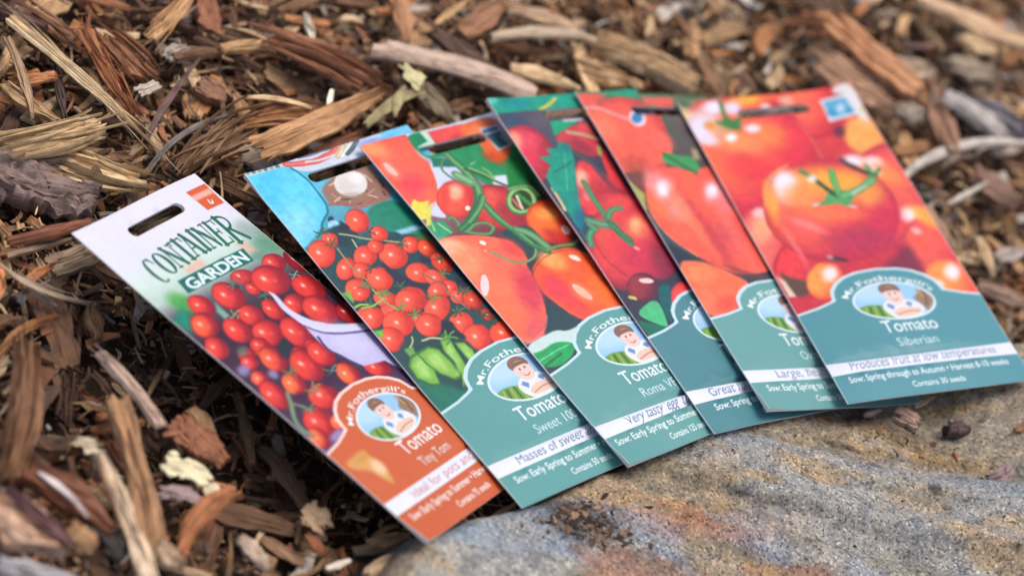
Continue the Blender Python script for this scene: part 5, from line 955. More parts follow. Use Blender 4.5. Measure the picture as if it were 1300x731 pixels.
def sheet_2d():
    vs, es = [], []
    def loop(pts, closed=True):
        b = len(vs); vs.extend(Vector(p) for p in pts)
        n = len(pts)
        es.extend((b+k, b+(k+1) % n) for k in range(n if closed else n-1))
    def edge(a, b, n): return [(a[0]+(b[0]-a[0])*k/n, a[1]+(b[1]-a[1])*k/n) for k in range(n)]
    c = [(0, 0), (PW, 0), (PW, PH), (0, PH)]
    loop(edge(c[0], c[1], 18)+edge(c[1], c[2], 38)+edge(c[2], c[3], 18)+edge(c[3], c[0], 38))
    loop(SLOT); loop(OVAL)
    top = [p for p in PANEL if 0 < p[0] < PW]
    loop([(0, 136.9)]+top+[(PW, 136.9)], False)
    loop([(0, 165.7), (PW, 165.7)], False); loop([(0, 172.6), (PW, 172.6)], False)
    for a in np.arange(4.5, PW-2, 4.5):
        for b in np.arange(4, PH-2, 4.7):
            vs.append(Vector((a+.3*math.sin(b*3), b+.3*math.sin(a*5))))
    r = delaunay_2d_cdt(vs, es, [], 0, 1e-4)
    V = np.array([v[:] for v in r[0]]); F = [tuple(f) for f in r[2]]
    top_poly = [(0, 136.9)]+top+[(PW, 136.9), (PW, PH), (0, PH)]
    reg = []
    for f in F:
        m = V[list(f)].mean(0)
        if not (0 <= m[0] <= PW and 0 <= m[1] <= PH) or in_poly(m, SLOT): reg.append(None)
        elif in_poly(m, OVAL): reg.append('emblem')
        elif 165.7 < m[1] < 172.6: reg.append('slogan_band')
        elif in_poly(m, top_poly): reg.append('name_panel')
        else: reg.append('picture_panel')
    return V, F, reg
S2V, S2F, S2R = sheet_2d()

def packet(i, label):
    im = print_front(i)
    mat = paper_material(im)
    u, v = S2V[:, 0], S2V[:, 1]
    P = packet_point(i, u, v)
    TL, TR, BL, BR = CORNERS[i]
    N = np.cross(BL-TL, TR-TL); N = N/np.linalg.norm(N)
    N = N*np.sign(N[2])
    a, b = u/PW, v/PH
    edge = np.clip(np.minimum.reduce([u, PW-u, v, PH-v])/7.0, 0, 1)
    seeds = np.sin(math.pi*np.clip(a, 0, 1))*sm(.2, .6, b)*sm(1.0, .85, b)
    puff = edge*(.35+1.7*seeds)
    rng = np.random.default_rng(i)
    ph = rng.uniform(0, 6, 4)
    wave = .8*np.sin(a*5+ph[0]+b*2)*np.sin(b*4+ph[1])+.22*np.sin(a*11+ph[2])*np.sin(b*17+ph[3])*(b < 2)
    cu, cv = (a-rng.choice([0, 1])), (b-rng.choice([0, 1]))
    fold = -.35*np.exp(-((v-22.0)/1.1)**2)+1.6*np.exp(-((cu*PW/9)**2+(cv*PH/9)**2))+.5*np.exp(-(((a-.5)*np.cos(ph[0])+(b-.35)*np.sin(ph[0]))*40)**2)*edge
    front = P+N*(wave+puff+fold+.25)[:, None]
    back = P+N*(wave*.8-puff*.5-.25)[:, None]
    root = bpy.data.objects.new('seed_packet', None)
    root.empty_display_size = .02
    COL.objects.link(root)
    org = P.mean(0)/1000
    root.location = org
    tag(root, label, 'seed packet', 'tomato seed packets fanned out in an overlapping row')
    made = {}
    for name, par in (('picture_panel', None), ('name_panel', None), ('emblem', 'name_panel'), ('slogan_band', 'name_panel')):
        fs = [f for f, r in zip(S2F, S2R) if r == name]
        ids = sorted({k for f in fs for k in f}); mp = {k: n for n, k in enumerate(ids)}
        # wind the faces so that they look up
        out = []
        for f in fs:
            q = front[list(f)]
            nn = np.cross(q[1]-q[0], q[2]-q[0])
            out.append(tuple(mp[k] for k in (f if nn@N > 0 else f[::-1])))
        me = make_mesh(name, front[ids]/1000-org, out, None, None, True, 0)
        uv = me.uv_layers.new(name='print')
        li = np.empty(len(me.loops), np.int32); me.loops.foreach_get('vertex_index', li)
        uvs = np.stack([u[ids]/PW, 1-v[ids]/PH], 1)[li]
        uv.data.foreach_set('uv', uvs.astype(np.float32).ravel())
        made[name] = link(name, me, made[par] if par else root, [mat])
    # back sheet with the paper edge
    fs = [f for f, r in zip(S2F, S2R) if r]
    cnt = {}
    faces = []
    for f in fs:
        q = front[list(f)]
        if np.cross(q[1]-q[0], q[2]-q[0])@N > 0: f = f[::-1]
        faces.append(f)
        for x, y in zip(f, f[1:]+f[:1]): cnt[(x, y)] = 1
    n = len(front)
    V = np.concatenate([back, front-N*.04])
    rim = [(y, x, x+n, y+n) for (x, y) in cnt if (y, x) not in cnt]
    allf = faces+rim
    ids = sorted({k for f in allf for k in f}); mp = {k: m for m, k in enumerate(ids)}
    me = make_mesh('back_sheet', V[ids]/1000-org, [tuple(mp[k] for k in f) for f in allf], None, None, True, 30)
    link('back_sheet', me, root, [WHITE_PAPER])
    return root

PACKET_LABELS = [
    'white topped seed packet with orange name panel, lowest in the row at the left end',
    'seed packet with bright blue upper left corner and bunches of tiny tomatoes',
    'seed packet showing two long plum tomatoes with curling green stems and a yellow flower',
    'dark seed packet with green top strip and one serrated teal leaf, mostly covered',
    'seed packet with a big smooth pink red pointed tomato, beside the topmost packet',
    'topmost seed packet at the right end, fully visible, with large glossy orange red tomatoes']
for _i in range(6):
    packet(_i, PACKET_LABELS[_i])

# single pieces: kind, ends (mm), height, width, thickness, colour, build, bend, bow, tapers, category, label
HEROES = [
('wood_splinter',-243.2,10.2,-158.5,-25.3,4,5.7,2,(196,172,132),'b',0.02,0.02,0.9,0.15,'splinter','long pale split splinter running down from the top left corner'),
('bark_piece',-215.3,23.8,-172.2,-15.5,6,6.6,3,(168,98,54),'f',-0.05,0.05,1,0.3,'bark','stringy orange brown bark fibres beside the long pale splinter'),
('bark_piece',-210.5,28.0,-176.9,13.6,0,19.8,4,(138,84,50),'f',0.05,0.05,0.8,1,'bark','wide ragged red brown bark fan right of the stringy orange fibres'),
('bark_piece',-245.6,23.4,-212.3,18.2,-2,12.5,3,(132,88,58),'f',0.05,0.02,0.8,0.7,'bark','blurred brown fibrous strip above the long pale splinter'),
('wood_chip',-212.9,-67.4,-179.2,-24.2,6,14.8,7,(190,156,106),'f',-0.08,0.06,0.9,0.7,'wood chip','upper of two large pale stringy wood chunks at the left edge'),
('wood_chip',-196.8,-48.4,-149.9,-38.6,-1,16.6,7,(192,158,108),'f',-0.12,0.08,0.8,0.4,'wood chip','lower large pale fibrous chunk touching the white packet corner'),
('bark_piece',-215.8,-67.8,-168.2,-56.3,-6,29.0,14,(122,98,90),'r',0.02,0.03,1,0.9,'bark','thick purple brown bark block beneath the pale stringy chunks'),
('wood_splinter',-163.8,-22.7,-164.3,36.3,6,3.0,2,(106,76,70),'c',0.03,0,0.7,0.4,'stick','straight dark purple stick standing out behind the pale chunks'),
('wood_chip',-179.1,1.8,-173.6,13.6,3,5.9,2,(170,158,146),'c',0,0,0.9,0.8,'wood chip','small pale grey flake beside the ragged bark fan'),
('wood_splinter',-188.1,35.9,-184.1,75.1,2,7.5,3,(192,142,88),'f',0,0,0.8,0.8,'stick','tan split stick at the top edge with frayed lower end'),
('wood_splinter',-159.4,50.6,-144.2,67.5,2,5.5,4,(178,132,82),'c',0,0.04,0.8,0.8,'stick','short tan rounded stick lying across behind the blue packet'),
('bark_piece',-145.3,69.6,-91.6,74.7,3,22.1,5,(142,84,52),'f',0.04,0.06,0.6,1,'bark','large red brown fibrous bark slab behind the blue topped packet'),
('wood_chip',-161.4,31.6,-144.1,28.4,-3,13.6,4.1,(136,90,62),'c',0,0,0.7,0.5,'wood chip','brown square chip between dark stick and red brown slab'),
('wood_splinter',-140.6,27.3,-111.4,39.1,5,3.0,1.2,(205,170,120),'c',0.1,0,0.5,0.7,'splinter','thin pale bent sliver below the red brown slab'),
('bark_piece',-137.2,15.4,-110.0,45.0,0,9.7,3,(160,102,56),'f',0.05,0.03,0.8,0.8,'bark','orange brown bark strip just above the forked tan splint'),
('wood_chip',-123.0,-2.1,-87.8,67.3,7,11.8,3,(174,122,74),'b',-0.04,0.03,1.2,0.35,'wood chip','broad tan splint with a split foot above the blue packet'),
('wood_chip',-146.8,-29.7,-132.8,19.3,0,14.5,6,(124,88,58),'f',0.04,0.05,0.5,0.9,'wood chip','dark tan ragged chunk just above the white packet corner'),
('twig',-156.5,-35.9,-141.2,14.0,3,2.9,2,(116,106,100),'c',0.12,0,0.7,0.5,'twig','thin curved grey twig left of the dark tan chunk'),
('wood_chip',-178.7,34.3,-171.1,48.2,-2,10.0,3.0,(146,136,120),'c',0,0,0.7,0.5,'wood chip','pale grey crumbly flake near the top behind the dark stick'),
('wood_splinter',-136.9,97.7,-127.4,82.6,2,4.3,3,(180,172,156),'c',0,0,0.7,0.5,'wood chip','short white peg standing blurred behind the red brown slab'),
('wood_chip',-108.6,57.9,-106.1,45.6,4,2.7,1.5,(218,212,192),'c',0,0,0.7,0.5,'splinter','tiny white sliver between red brown slab and tan splint'),
('wood_splinter',-238.3,-1.4,-208.1,-38.2,2,3.9,2,(158,122,86),'c',0.05,0,0.7,0.5,'stick','leaning tan stick at the left edge,left arm of a V'),
('wood_splinter',-228.1,-26.1,-199.1,-31.7,0,6.3,3,(164,124,78),'c',0,0,0.7,0.5,'stick','tan stick at the left edge crossing under the leaning stick'),
('wood_splinter',-216.3,3.2,-198.4,-24.8,-3,4.2,3,(80,60,54),'c',0,0,0.7,0.5,'stick','dark brown stick under the long pale splinter'),
('twig',-103.3,90.3,-28.9,113.3,4,13.3,8,(172,146,130),'w',0.1,0.05,0.55,1.1,'branch','thick pinkish grey curved branch piece behind the red tomato packet'),
('twig',-98.8,99.4,-72.0,103.5,6,5.4,3,(186,166,155),'c',0.1,0,0.7,0.5,'twig','thin pale prong lying along the pinkish grey branch'),
('lichen_flake',-88.9,92.8,-75.0,80.3,5,9.4,1.5,(184,176,126),'k',0.1,0.1,0.7,0.5,'lichen','upper pale green lichen flake behind the tomato packets'),
('lichen_flake',-87.8,46.5,-74.3,85.7,3,5.3,2,(150,136,88),'k',0.08,0.05,0.7,0.5,'lichen','lower olive lichen covered strip below the pale flake'),
('twig',-59.5,137.5,-11.1,169.8,4,6.3,4,(176,156,130),'w',0.1,0.05,0.7,0.5,'twig','long grey tan twig in the blurred mulch behind the packets'),
('twig',-16.2,166.4,36.0,172.2,3,14.0,9,(188,152,106),'b',0.06,0.05,0.6,1,'branch','bulky tan branch piece right behind the fifth packet top'),
('wood_chip',-45.0,123.3,-11.7,133.5,4,8.2,3,(196,160,110),'c',0.06,0,0.7,0.5,'wood chip','narrow tan chip touching the green top of the fourth packet'),
('wood_chip',-18.3,151.1,7.3,157.5,0,12.4,3.7,(182,140,94),'b',0,0,0.7,0.5,'wood chip','tan chip below the bulky tan branch piece'),
('wood_chip',-106.0,142.0,-91.4,112.2,0,8.6,2.6,(166,110,70),'c',0,0,0.7,0.5,'wood chip','upright orange brown chip at the top edge centre'),
('wood_splinter',-84.2,130.1,-75.8,159.8,3,3.5,2,(190,146,90),'c',0,0,0.7,0.5,'stick','slim tan stick at the top edge right of the upright chip'),
('bark_piece',-72.9,135.8,-60.1,175.0,-1,11.2,4,(146,96,64),'c',0,0,0.7,0.5,'bark','brown bark chip at the top edge beside the slim tan stick'),
('wood_chip',-59.9,167.2,-23.5,175.0,0,11.6,4,(172,136,100),'c',0.05,0,0.7,0.5,'wood chip','long tan chip at the top edge above the grey tan twig'),
('bark_piece',-84.8,129.0,-42.8,116.2,0,10.7,4,(100,74,58),'c',0,0,0.7,0.5,'bark','dark brown strip crossing behind the pinkish grey branch'),
('wood_chip',-79.3,94.1,-55.9,79.1,-2,10.5,3.1,(116,100,74),'c',0,0,0.7,0.5,'wood chip','olive brown chip right of the pale lichen flake'),
('wood_chip',80.5,259.7,135.2,235.0,9,16.0,4,(192,128,80),'b',0,0,0.9,1,'wood chip','long straight orange tan slat behind the top right packet'),
('wood_chip',82.2,231.7,129.3,227.0,2,28.7,5,(158,116,84),'b',0.05,0.03,0.6,0.9,'wood chip','broad brown plate under the orange tan slat'),
('wood_splinter',115.3,314.0,180.0,317.0,4,13.6,5,(192,156,120),'c',0,0,0.8,0.9,'stick','long tan stick in the top right corner'),
('wood_chip',146.1,300.0,165.7,302.8,3,12.5,3.5,(190,154,108),'b',0,0.03,0.7,0.5,'wood chip','small rounded pale chip below the top right stick'),
('wood_chip',119.7,255.7,139.6,264.4,3,11.8,3.5,(172,150,128),'b',0,0.03,0.7,0.5,'wood chip','pale grey tan chip right of the orange tan slat'),
('wood_chip',143.8,278.6,170.8,284.5,2,16.5,4,(152,130,106),'b',0,0.04,0.7,0.5,'wood chip','pale mottled chip leaning over a dark hollow at the right'),
('wood_chip',145.8,247.8,185.1,238.3,4,12.0,6,(172,167,167),'b',0.08,0.05,0.7,0.5,'wood chip','upper weathered grey wood piece at the right edge'),
('wood_chip',124.8,223.0,145.8,230.5,3,10.5,4,(166,156,144),'b',0,0.03,0.7,0.5,'wood chip','short weathered grey piece touching the broad brown plate'),
('wood_chip',157.2,258.8,194.3,253.8,0,16.1,6,(122,116,120),'b',0.05,0,0.7,0.5,'wood chip','dark grey weathered strip behind the pale grey piece'),
('wood_chip',143.0,236.7,162.3,204.1,6,12.1,6,(138,96,70),'c',0,0.05,0.7,0.5,'wood chip','brown stub standing in front of the grey wood pieces'),
('twig',140.6,177.3,192.8,241.8,6,5.8,4,(174,168,163),'w',0.14,0,0.7,0.5,'twig','long smooth grey curved twig right of the last packet'),
('wood_chip',132.5,193.9,151.2,218.1,1,7.1,4,(150,100,58),'c',0,0,0.7,0.5,'wood chip','orange brown chip left of the brown stub'),
('twig',165.3,175.6,180.2,204.6,4,2.4,2,(178,172,167),'c',0,0,0.7,0.5,'twig','short thin grey twig below the long grey curved twig'),
('wood_chip',171.8,212.3,198.8,203.3,-1,17.0,5.1,(128,92,74),'c',0,0,0.7,0.5,'wood chip','blurred brown chip at the right edge under the grey twig'),
('wood_chip',179.2,234.2,194.2,257.3,-3,8.7,2.6,(160,140,128),'c',0,0,0.7,0.5,'wood chip','pale chip at the right edge behind the grey curved twig'),
('wood_chip',154.7,171.1,176.1,151.7,0,9.4,2.8,(150,112,84),'c',0,0,0.7,0.5,'wood chip','brown chip against the right side of the last packet'),
('wood_chip',184.0,167.2,196.6,145.4,2,6.0,1.8,(178,142,100),'c',0,0,0.7,0.5,'wood chip','upright tan chip in the mulch right of the last packet'),
('wood_chip',194.8,159.2,207.1,175.2,0,9.3,2.8,(150,134,124),'c',0,0,0.7,0.5,'wood chip','grey chip at the right edge level with the last packet panel'),
('wood_chip',190.4,137.3,215.6,140.1,0,11.1,3.3,(132,104,84),'c',0,0,0.7,0.5,'wood chip','brown grey chip near the right edge above the stone'),
('bark_piece',-187.8,-105.6,-163.7,-75.7,2,5.5,4,(130,72,50),'c',-0.06,0.05,0.7,0.5,'bark','red brown curved bark strip left of the white packet corner'),
('wood_splinter',-185.1,-109.5,-167.2,-85.3,-2,3.9,2,(134,108,82),'c',0.05,0,0.7,0.5,'wood chip','grey brown strip below the red brown bark strip'),
('wood_chip',-168.9,-105.0,-155.6,-83.1,-3,9.7,4,(138,112,86),'c',0,0,0.9,0.9,'wood chip','flat grey brown plate partly under the white packet'),
('twig',-186.8,-115.5,-145.7,-114.7,0,3.8,1.2,(154,130,104),'c',-0.22,0.05,0.5,0.6,'blade','arched dry blade at the left edge below the grey brown plate'),
('wood_splinter',-172.6,-118.2,-157.3,-121.3,-2,2.4,1.5,(168,150,134),'c',0,0,0.7,0.5,'splinter','short pale sliver in the arch of the dry blade'),
('wood_splinter',-165.7,-157.6,-154.9,-124.5,-3,4.0,3,(146,92,46),'c',0.12,0.05,0.7,0.5,'bark','orange curved strip at the left edge'),
('wood_chip',-146.2,-112.9,-135.9,-126.4,-4,6.0,6,(128,92,56),'c',0,0,0.7,0.5,'wood chip','short brown stub hanging below the arched blade'),
('bark_piece',-156.7,-156.6,-134.5,-219.1,9,11.7,8,(132,88,56),'b',0.06,0.05,0.6,0.8,'bark','large blurred upright brown slab at the left edge'),
('wood_splinter',-132.5,-139.8,-96.2,-159.9,6,5.8,3,(192,168,152),'b',0.03,0.02,0.8,1,'stick','pinkish pale stick in the dark soil left of the orange packet'),
('wood_splinter',-116.2,-162.5,-73.5,-220.9,12,9.6,6,(160,112,70),'c',0.02,0.02,0.9,1,'stick','long grooved orange brown stick in the lower left mulch'),
('wood_splinter',-111.1,-190.6,-70.2,-232.1,11,6.3,5,(206,182,152),'c',0.03,0,0.6,1.1,'stick','pale cream stick left of the grooved orange brown stick'),
('lichen_flake',-90.1,-173.9,-69.2,-172.5,5,11.6,1.5,(196,190,152),'k',0.05,0.1,0.7,0.5,'flake','cream coloured ragged flake right of the grooved stick'),
('lichen_flake',-72.9,-174.5,-62.1,-178.9,5,5.1,1.5,(206,198,164),'k',0,0,0.7,0.5,'flake','small cream scrap beside the larger cream flake'),
('wood_chip',-86.5,-185.6,-69.3,-179.6,2,8.4,1.2,(148,122,122),'k',0.05,0.1,0.7,0.5,'wood chip','purplish papery scrap below the cream flake'),
('bark_piece',-66.4,-213.0,-59.3,-171.3,6,7.2,4,(160,92,50),'c',0.14,0.1,0.6,0.8,'bark','curved orange bark strip in the lower left mulch'),
('bark_piece',-132.3,-208.9,-91.9,-215.1,6,12.3,6,(128,74,48),'c',0.06,0.1,0.7,0.5,'bark','curled red brown bark with a white streak at lower left'),
('wood_splinter',-126.4,-210.4,-101.5,-219.7,12,3.1,1.5,(190,180,184),'c',0.03,0.1,0.7,0.5,'splinter','white streak of wood along the curled red brown bark'),
('wood_chip',-136.5,-233.3,-100.6,-238.3,12,18.8,9,(192,156,130),'b',-0.05,0.06,0.7,0.5,'wood chip','large blurred pale chunk in the lower left corner'),
('bark_piece',-131.5,-228.5,-99.0,-239.1,19,4.4,4,(116,74,74),'c',-0.05,0.05,0.7,0.5,'bark','purple bark edge on the large pale corner chunk'),
('wood_chip',-105.3,-232.3,-93.2,-234.5,16,8.7,8,(198,146,94),'c',0,0.1,0.7,0.5,'wood chip','orange tan nub at the end of the purple bark edge'),
('wood_chip',-121.1,-256.2,-92.3,-246.9,10,11.2,6,(146,146,156),'c',0,0,0.7,0.5,'wood chip','blue grey blurred chip along the bottom left edge'),
('wood_chip',-123.0,-181.4,-109.6,-181.8,3,7.2,1.5,(186,174,146),'k',0,0.05,0.7,0.5,'wood chip','pale triangular flake left of the grooved stick'),
('wood_chip',-75.7,-217.4,-63.2,-221.0,12,8.1,4,(180,154,124),'b',0,0.04,0.7,0.5,'wood chip','pale broken end beside the foot of the grooved stick'),
('wood_chip',-50.6,-190.1,-34.9,-197.1,4,6.1,3,(200,180,160),'b',0,0.05,0.7,0.5,'wood chip','pale chip at the bottom edge right of the orange strip'),
('wood_chip',-91.7,-141.5,-77.9,-148.4,2,7.5,2.2,(158,116,74),'c',0,0,0.7,0.5,'wood chip','tan chip below the end of the pinkish pale stick'),
('bark_piece',-94.8,-152.4,-68.5,-158.6,2,13.9,5,(148,86,54),'r',0,0.05,0.7,0.5,'bark','reddish brown bark chip above the cream flake'),
('dry_leaf',-62.9,-138.4,-33.5,-155.5,-6,9.7,1.5,(82,58,42),'k',0.1,0.15,0.7,0.5,'leaf','dark crumpled dry leaf in shade under the orange packet'),
('dry_leaf',-35.0,-159.5,-21.1,-164.2,0,9.5,1.5,(166,130,94),'k',0,0.15,0.7,0.5,'leaf','small tan crumpled leaf below the orange packet edge'),
('wood_chip',-28.6,-169.0,-19.1,-176.0,-1,4.3,1.3,(146,80,44),'c',0,0,0.7,0.5,'wood chip','small orange chip beneath the tan crumpled leaf'),
('wood_chip',-43.6,-181.3,-23.8,-184.2,-1,5.3,1.6,(138,98,66),'c',0,0,0.7,0.5,'wood chip','brown chip beside the small orange chip near the bottom edge'),
('wood_chip',-6.5,-160.5,7.2,-146.4,-2,5.6,1.7,(158,120,80),'c',0,0,0.7,0.5,'wood chip','tan chip just below the corner of the orange packet'),
('wood_chip',-2.0,-178.8,16.2,-151.5,2,5.6,4,(186,156,126),'c',0.04,0.05,0.7,0.5,'wood chip','pale chip lying against the stone at the bottom edge'),
('wood_chip',-16.1,-182.7,-9.1,-173.4,1,3.0,1.2,(208,198,188),'c',0,0,0.7,0.5,'wood chip','small whitish chip at the bottom edge left of the stone'),
('wood_chip',-88.3,-131.1,-84.1,-104.2,-8,4.5,3,(96,68,50),'c',0.05,0,0.7,0.5,'wood chip','dark brown strip in the soil below the bowl picture'),
('wood_splinter',-79.0,-119.1,-59.4,-148.0,-4,4.3,3,(110,82,56),'c',0.02,0,0.7,0.5,'stick','brown stick under the left edge of the orange packet'),
('wood_splinter',-132.9,-101.0,-121.0,-117.4,-8,1.7,1.5,(120,90,62),'c',0,0,0.7,0.5,'splinter','thin upright brown splinter in the dark soil'),
('wood_splinter',-109.7,-121.8,-108.7,-144.9,-8,1.8,1.5,(126,96,64),'c',0,0,0.7,0.5,'splinter','thin brown splinter right of the pinkish pale stick'),
('wood_chip',170.1,29.9,183.2,28.5,6,8.5,4,(170,136,116),'c',0,0,1,1,'wood chip','square pinkish brown chip tucked under the fifth packet corner'),
('wood_splinter',177.9,33.6,184.7,45.5,10,1.8,1.2,(160,130,106),'c',0,0,0.7,0.5,'straw','thin straw poking out under the last packet'),
('wood_splinter',140.8,9.8,160.3,8.1,1,2.9,2,(126,90,64),'c',0,0,0.7,0.5,'stick','thin brown stick on the stone below the fifth packet'),
('bark_piece',160.9,7.0,182.3,27.5,2,2.8,2,(112,66,50),'c',0.05,0,0.7,0.5,'bark','red brown bark strip on the stone by the square chip'),
('pebble',193.2,27.4,203.6,35.3,10,6.6,6,(84,64,64),'r',0,0.2,0.7,0.5,'pebble','dark round nub on the stone below the last packet'),
('wood_chip',216.3,8.3,229.9,23.8,14,5.6,2.5,(128,102,100),'k',0,0.2,0.7,0.5,'wood chip','curled purplish brown chip on the stone at the right edge'),
('wood_chip',219.4,37.2,225.7,45.5,20,3.3,1.2,(124,84,56),'c',0,0,0.7,0.5,'wood chip','small brown chip on the stone at the right frame edge'),
('wood_chip',30.8,-124.5,39.0,-106.3,-4,2.9,2,(150,118,92),'c',0,0,0.7,0.5,'wood chip','tan chip in the gap between orange packet and stone'),
('wood_chip',158.8,21.1,165.3,28.6,4,2.7,2,(150,128,120),'c',0,0,0.7,0.5,'wood chip','tiny grey chip in the dark gap under the fifth packet'),
('wood_splinter',61.9,-68.1,69.1,-60.4,6,1.1,0.8,(176,150,120),'c',0,0,0.7,0.5,'straw','tiny straw by the edge of the third packet on the stone'),
('wood_splinter',66.5,-111.0,78.4,-91.3,5,1.3,0.8,(120,92,70),'c',0.1,0,0.7,0.5,'twig','thin twig in the dark debris on the stone'),
('wood_splinter',60.1,-109.6,73.8,-98.0,6,1.1,0.8,(150,122,100),'c',0.15,0,0.7,0.5,'twig','pale curved thread of bark in the dark debris'),
('wood_chip',76.4,-101.8,80.5,-92.7,6,2.6,2,(156,116,84),'c',0,0,0.7,0.5,'wood chip','small orange crumb right of the dark debris on the stone'),
('wood_chip',-148.1,-70.7,-135.1,-48.4,3,7.6,3,(128,104,80),'b',0,0,0.7,0.5,'wood chip','brown chip seen through the hang slot of the white packet'),
('wood_chip',-100.2,14.0,-91.7,30.7,-9,8.6,3,(150,108,70),'b',0,0,0.7,0.5,'wood chip','tan chip seen through the slot of the blue topped packet'),
('wood_chip',-92.3,29.1,-82.1,48.4,-10,7.2,3,(92,78,60),'c',0,0,0.7,0.5,'wood chip','dark chip in the right of the blue topped packet slot'),
('wood_chip',-64.2,64.2,-45.1,87.0,-12,7.1,3,(80,58,46),'c',0,0,0.7,0.5,'wood chip','dark brown chip beneath the slot of the curling stem packet'),
('wood_chip',62.9,174.4,83.7,196.8,-3,6.6,3,(150,142,138),'c',0,0,0.7,0.5,'wood chip','grey chip seen through the slot of the topmost packet'),
('wood_chip',-21.2,117.5,-6.5,133.7,-8,6.5,3,(140,112,96),'c',0,0,0.7,0.5,'wood chip','brown chip seen through the slot of the dark packet'),
]

# ------------------------------------------------------------------ wood chips
def strip(L, W, T, rng, M, N, bend=0, bow=0, t0=.7, t1=.6, fray=.1, ridge=.3, wob=.1, rnd=0.0, flat=.5, off=(0, 0, 0), ang=0.0, rough=0.0):
    """one closed fibre-grained body along X, centred on the origin; millimetres"""
    s = np.linspace(0, 1, N)
    q = np.linspace(-1, 1, M)
    def line(n, k):
        return np.interp(np.linspace(0, 1, n), np.linspace(0, 1, k), rng.uniform(-1, 1, k))
    tp = np.where(s < .4, t0+(1-t0)*sm(0, .4, s), 1+(t1-1)*sm(.5, 1, s))
    w = W/2*tp*(1+wob*line(N, max(4, N//2)))
    cy = bend*L*(1-(2*s-1)**2)+wob*W*.25*line(N, max(3, N//3))
    cz = bow*L*(1-(2*s-1)**2)
    e0 = np.abs(rng.normal(0, 1, M))*fray*W*.5; e1 = np.abs(rng.normal(0, 1, M))*fray*W*.5
    e0 = np.minimum(e0, L*.3); e1 = np.minimum(e1, L*.3)
    X = -L/2+e0[None]+s[:, None]*(L-e0-e1)[None]
    jag = wob*W*.10*rng.uniform(-1, 1, (N, M)); jag[:, 1:-1] *= .4
    Y = cy[:, None]+w[:, None]*q[None]+jag
    r0, r1 = rng.uniform(-1, 1, M), rng.uniform(-1, 1, M)
    R = (r0[None]*(1-s[:, None])+r1[None]*s[:, None])*ridge*T
    if rough:
        gx, gy = np.meshgrid(q*W/2, (s-.5)*L)
        R = R+(fbm(gx/5+rng.uniform(0, 99), gy/9+rng.uniform(0, 99), int(rng.integers(99)), 4)-.47)*7*rough*T
    crown = (1-q**2)
    tt = T*(.75+.25*line(N, 4))*np.where(tp < .6, .7, 1)
    Zt = cz[:, None]+tt[:, None]*(.5*(1-rnd)+rnd*.9*np.sqrt(np.clip(crown, 0, 1)))[None]*(flat+(1-flat)*crown[None])+R
    Zb = cz[:, None]-tt[:, None]*(.5*(1-rnd)+rnd*.9*np.sqrt(np.clip(crown, 0, 1)))[None]*.8-.2*R
    Zt = np.maximum(Zt, Zb+.12*T)
    V = np.concatenate([np.stack([X, Y, Zt], -1), np.stack([X, Y, Zb], -1)], 1)      # N, 2M, 3
    i = np.arange(N*2*M).reshape(N, 2*M)
    top, bot = i[:, :M], i[:, M:]
    F = [np.stack([top[:-1, :-1], top[1:, :-1], top[1:, 1:], top[:-1, 1:]], -1).reshape(-1, 4),
         np.stack([bot[:-1, :-1], bot[:-1, 1:], bot[1:, 1:], bot[1:, :-1]], -1).reshape(-1, 4),
         np.stack([top[:-1, 0], bot[:-1, 0], bot[1:, 0], top[1:, 0]], -1),
         np.stack([top[:-1, -1], top[1:, -1], bot[1:, -1], bot[:-1, -1]], -1),
         np.stack([top[0, :-1], top[0, 1:], bot[0, 1:], bot[0, :-1]], -1),
         np.stack([top[-1, :-1], bot[-1, :-1], bot[-1, 1:], top[-1, 1:]], -1)]
    V = V.reshape(-1, 3)
    tone = 1+.16*r0[None]*(1-s[:, None])+.16*r1[None]*s[:, None]+.10*line(N, max(3, N//3))[:, None]
    tone = np.concatenate([tone, tone*.92], 1).reshape(-1)
    fib = np.stack([V[:, 0]/1000+rng.uniform(0, 9), V[:, 1]/1000+V[:, 2]/1400+rng.uniform(0, 9), np.zeros(len(V))], -1)
    c, n = math.cos(ang), math.sin(ang)
    V = np.stack([V[:, 0]*c-V[:, 1]*n+off[0], V[:, 0]*n+V[:, 1]*c+off[1], V[:, 2]+off[2]], -1)
    return V, np.concatenate([f[:, ::-1] for f in F]), tone, fib

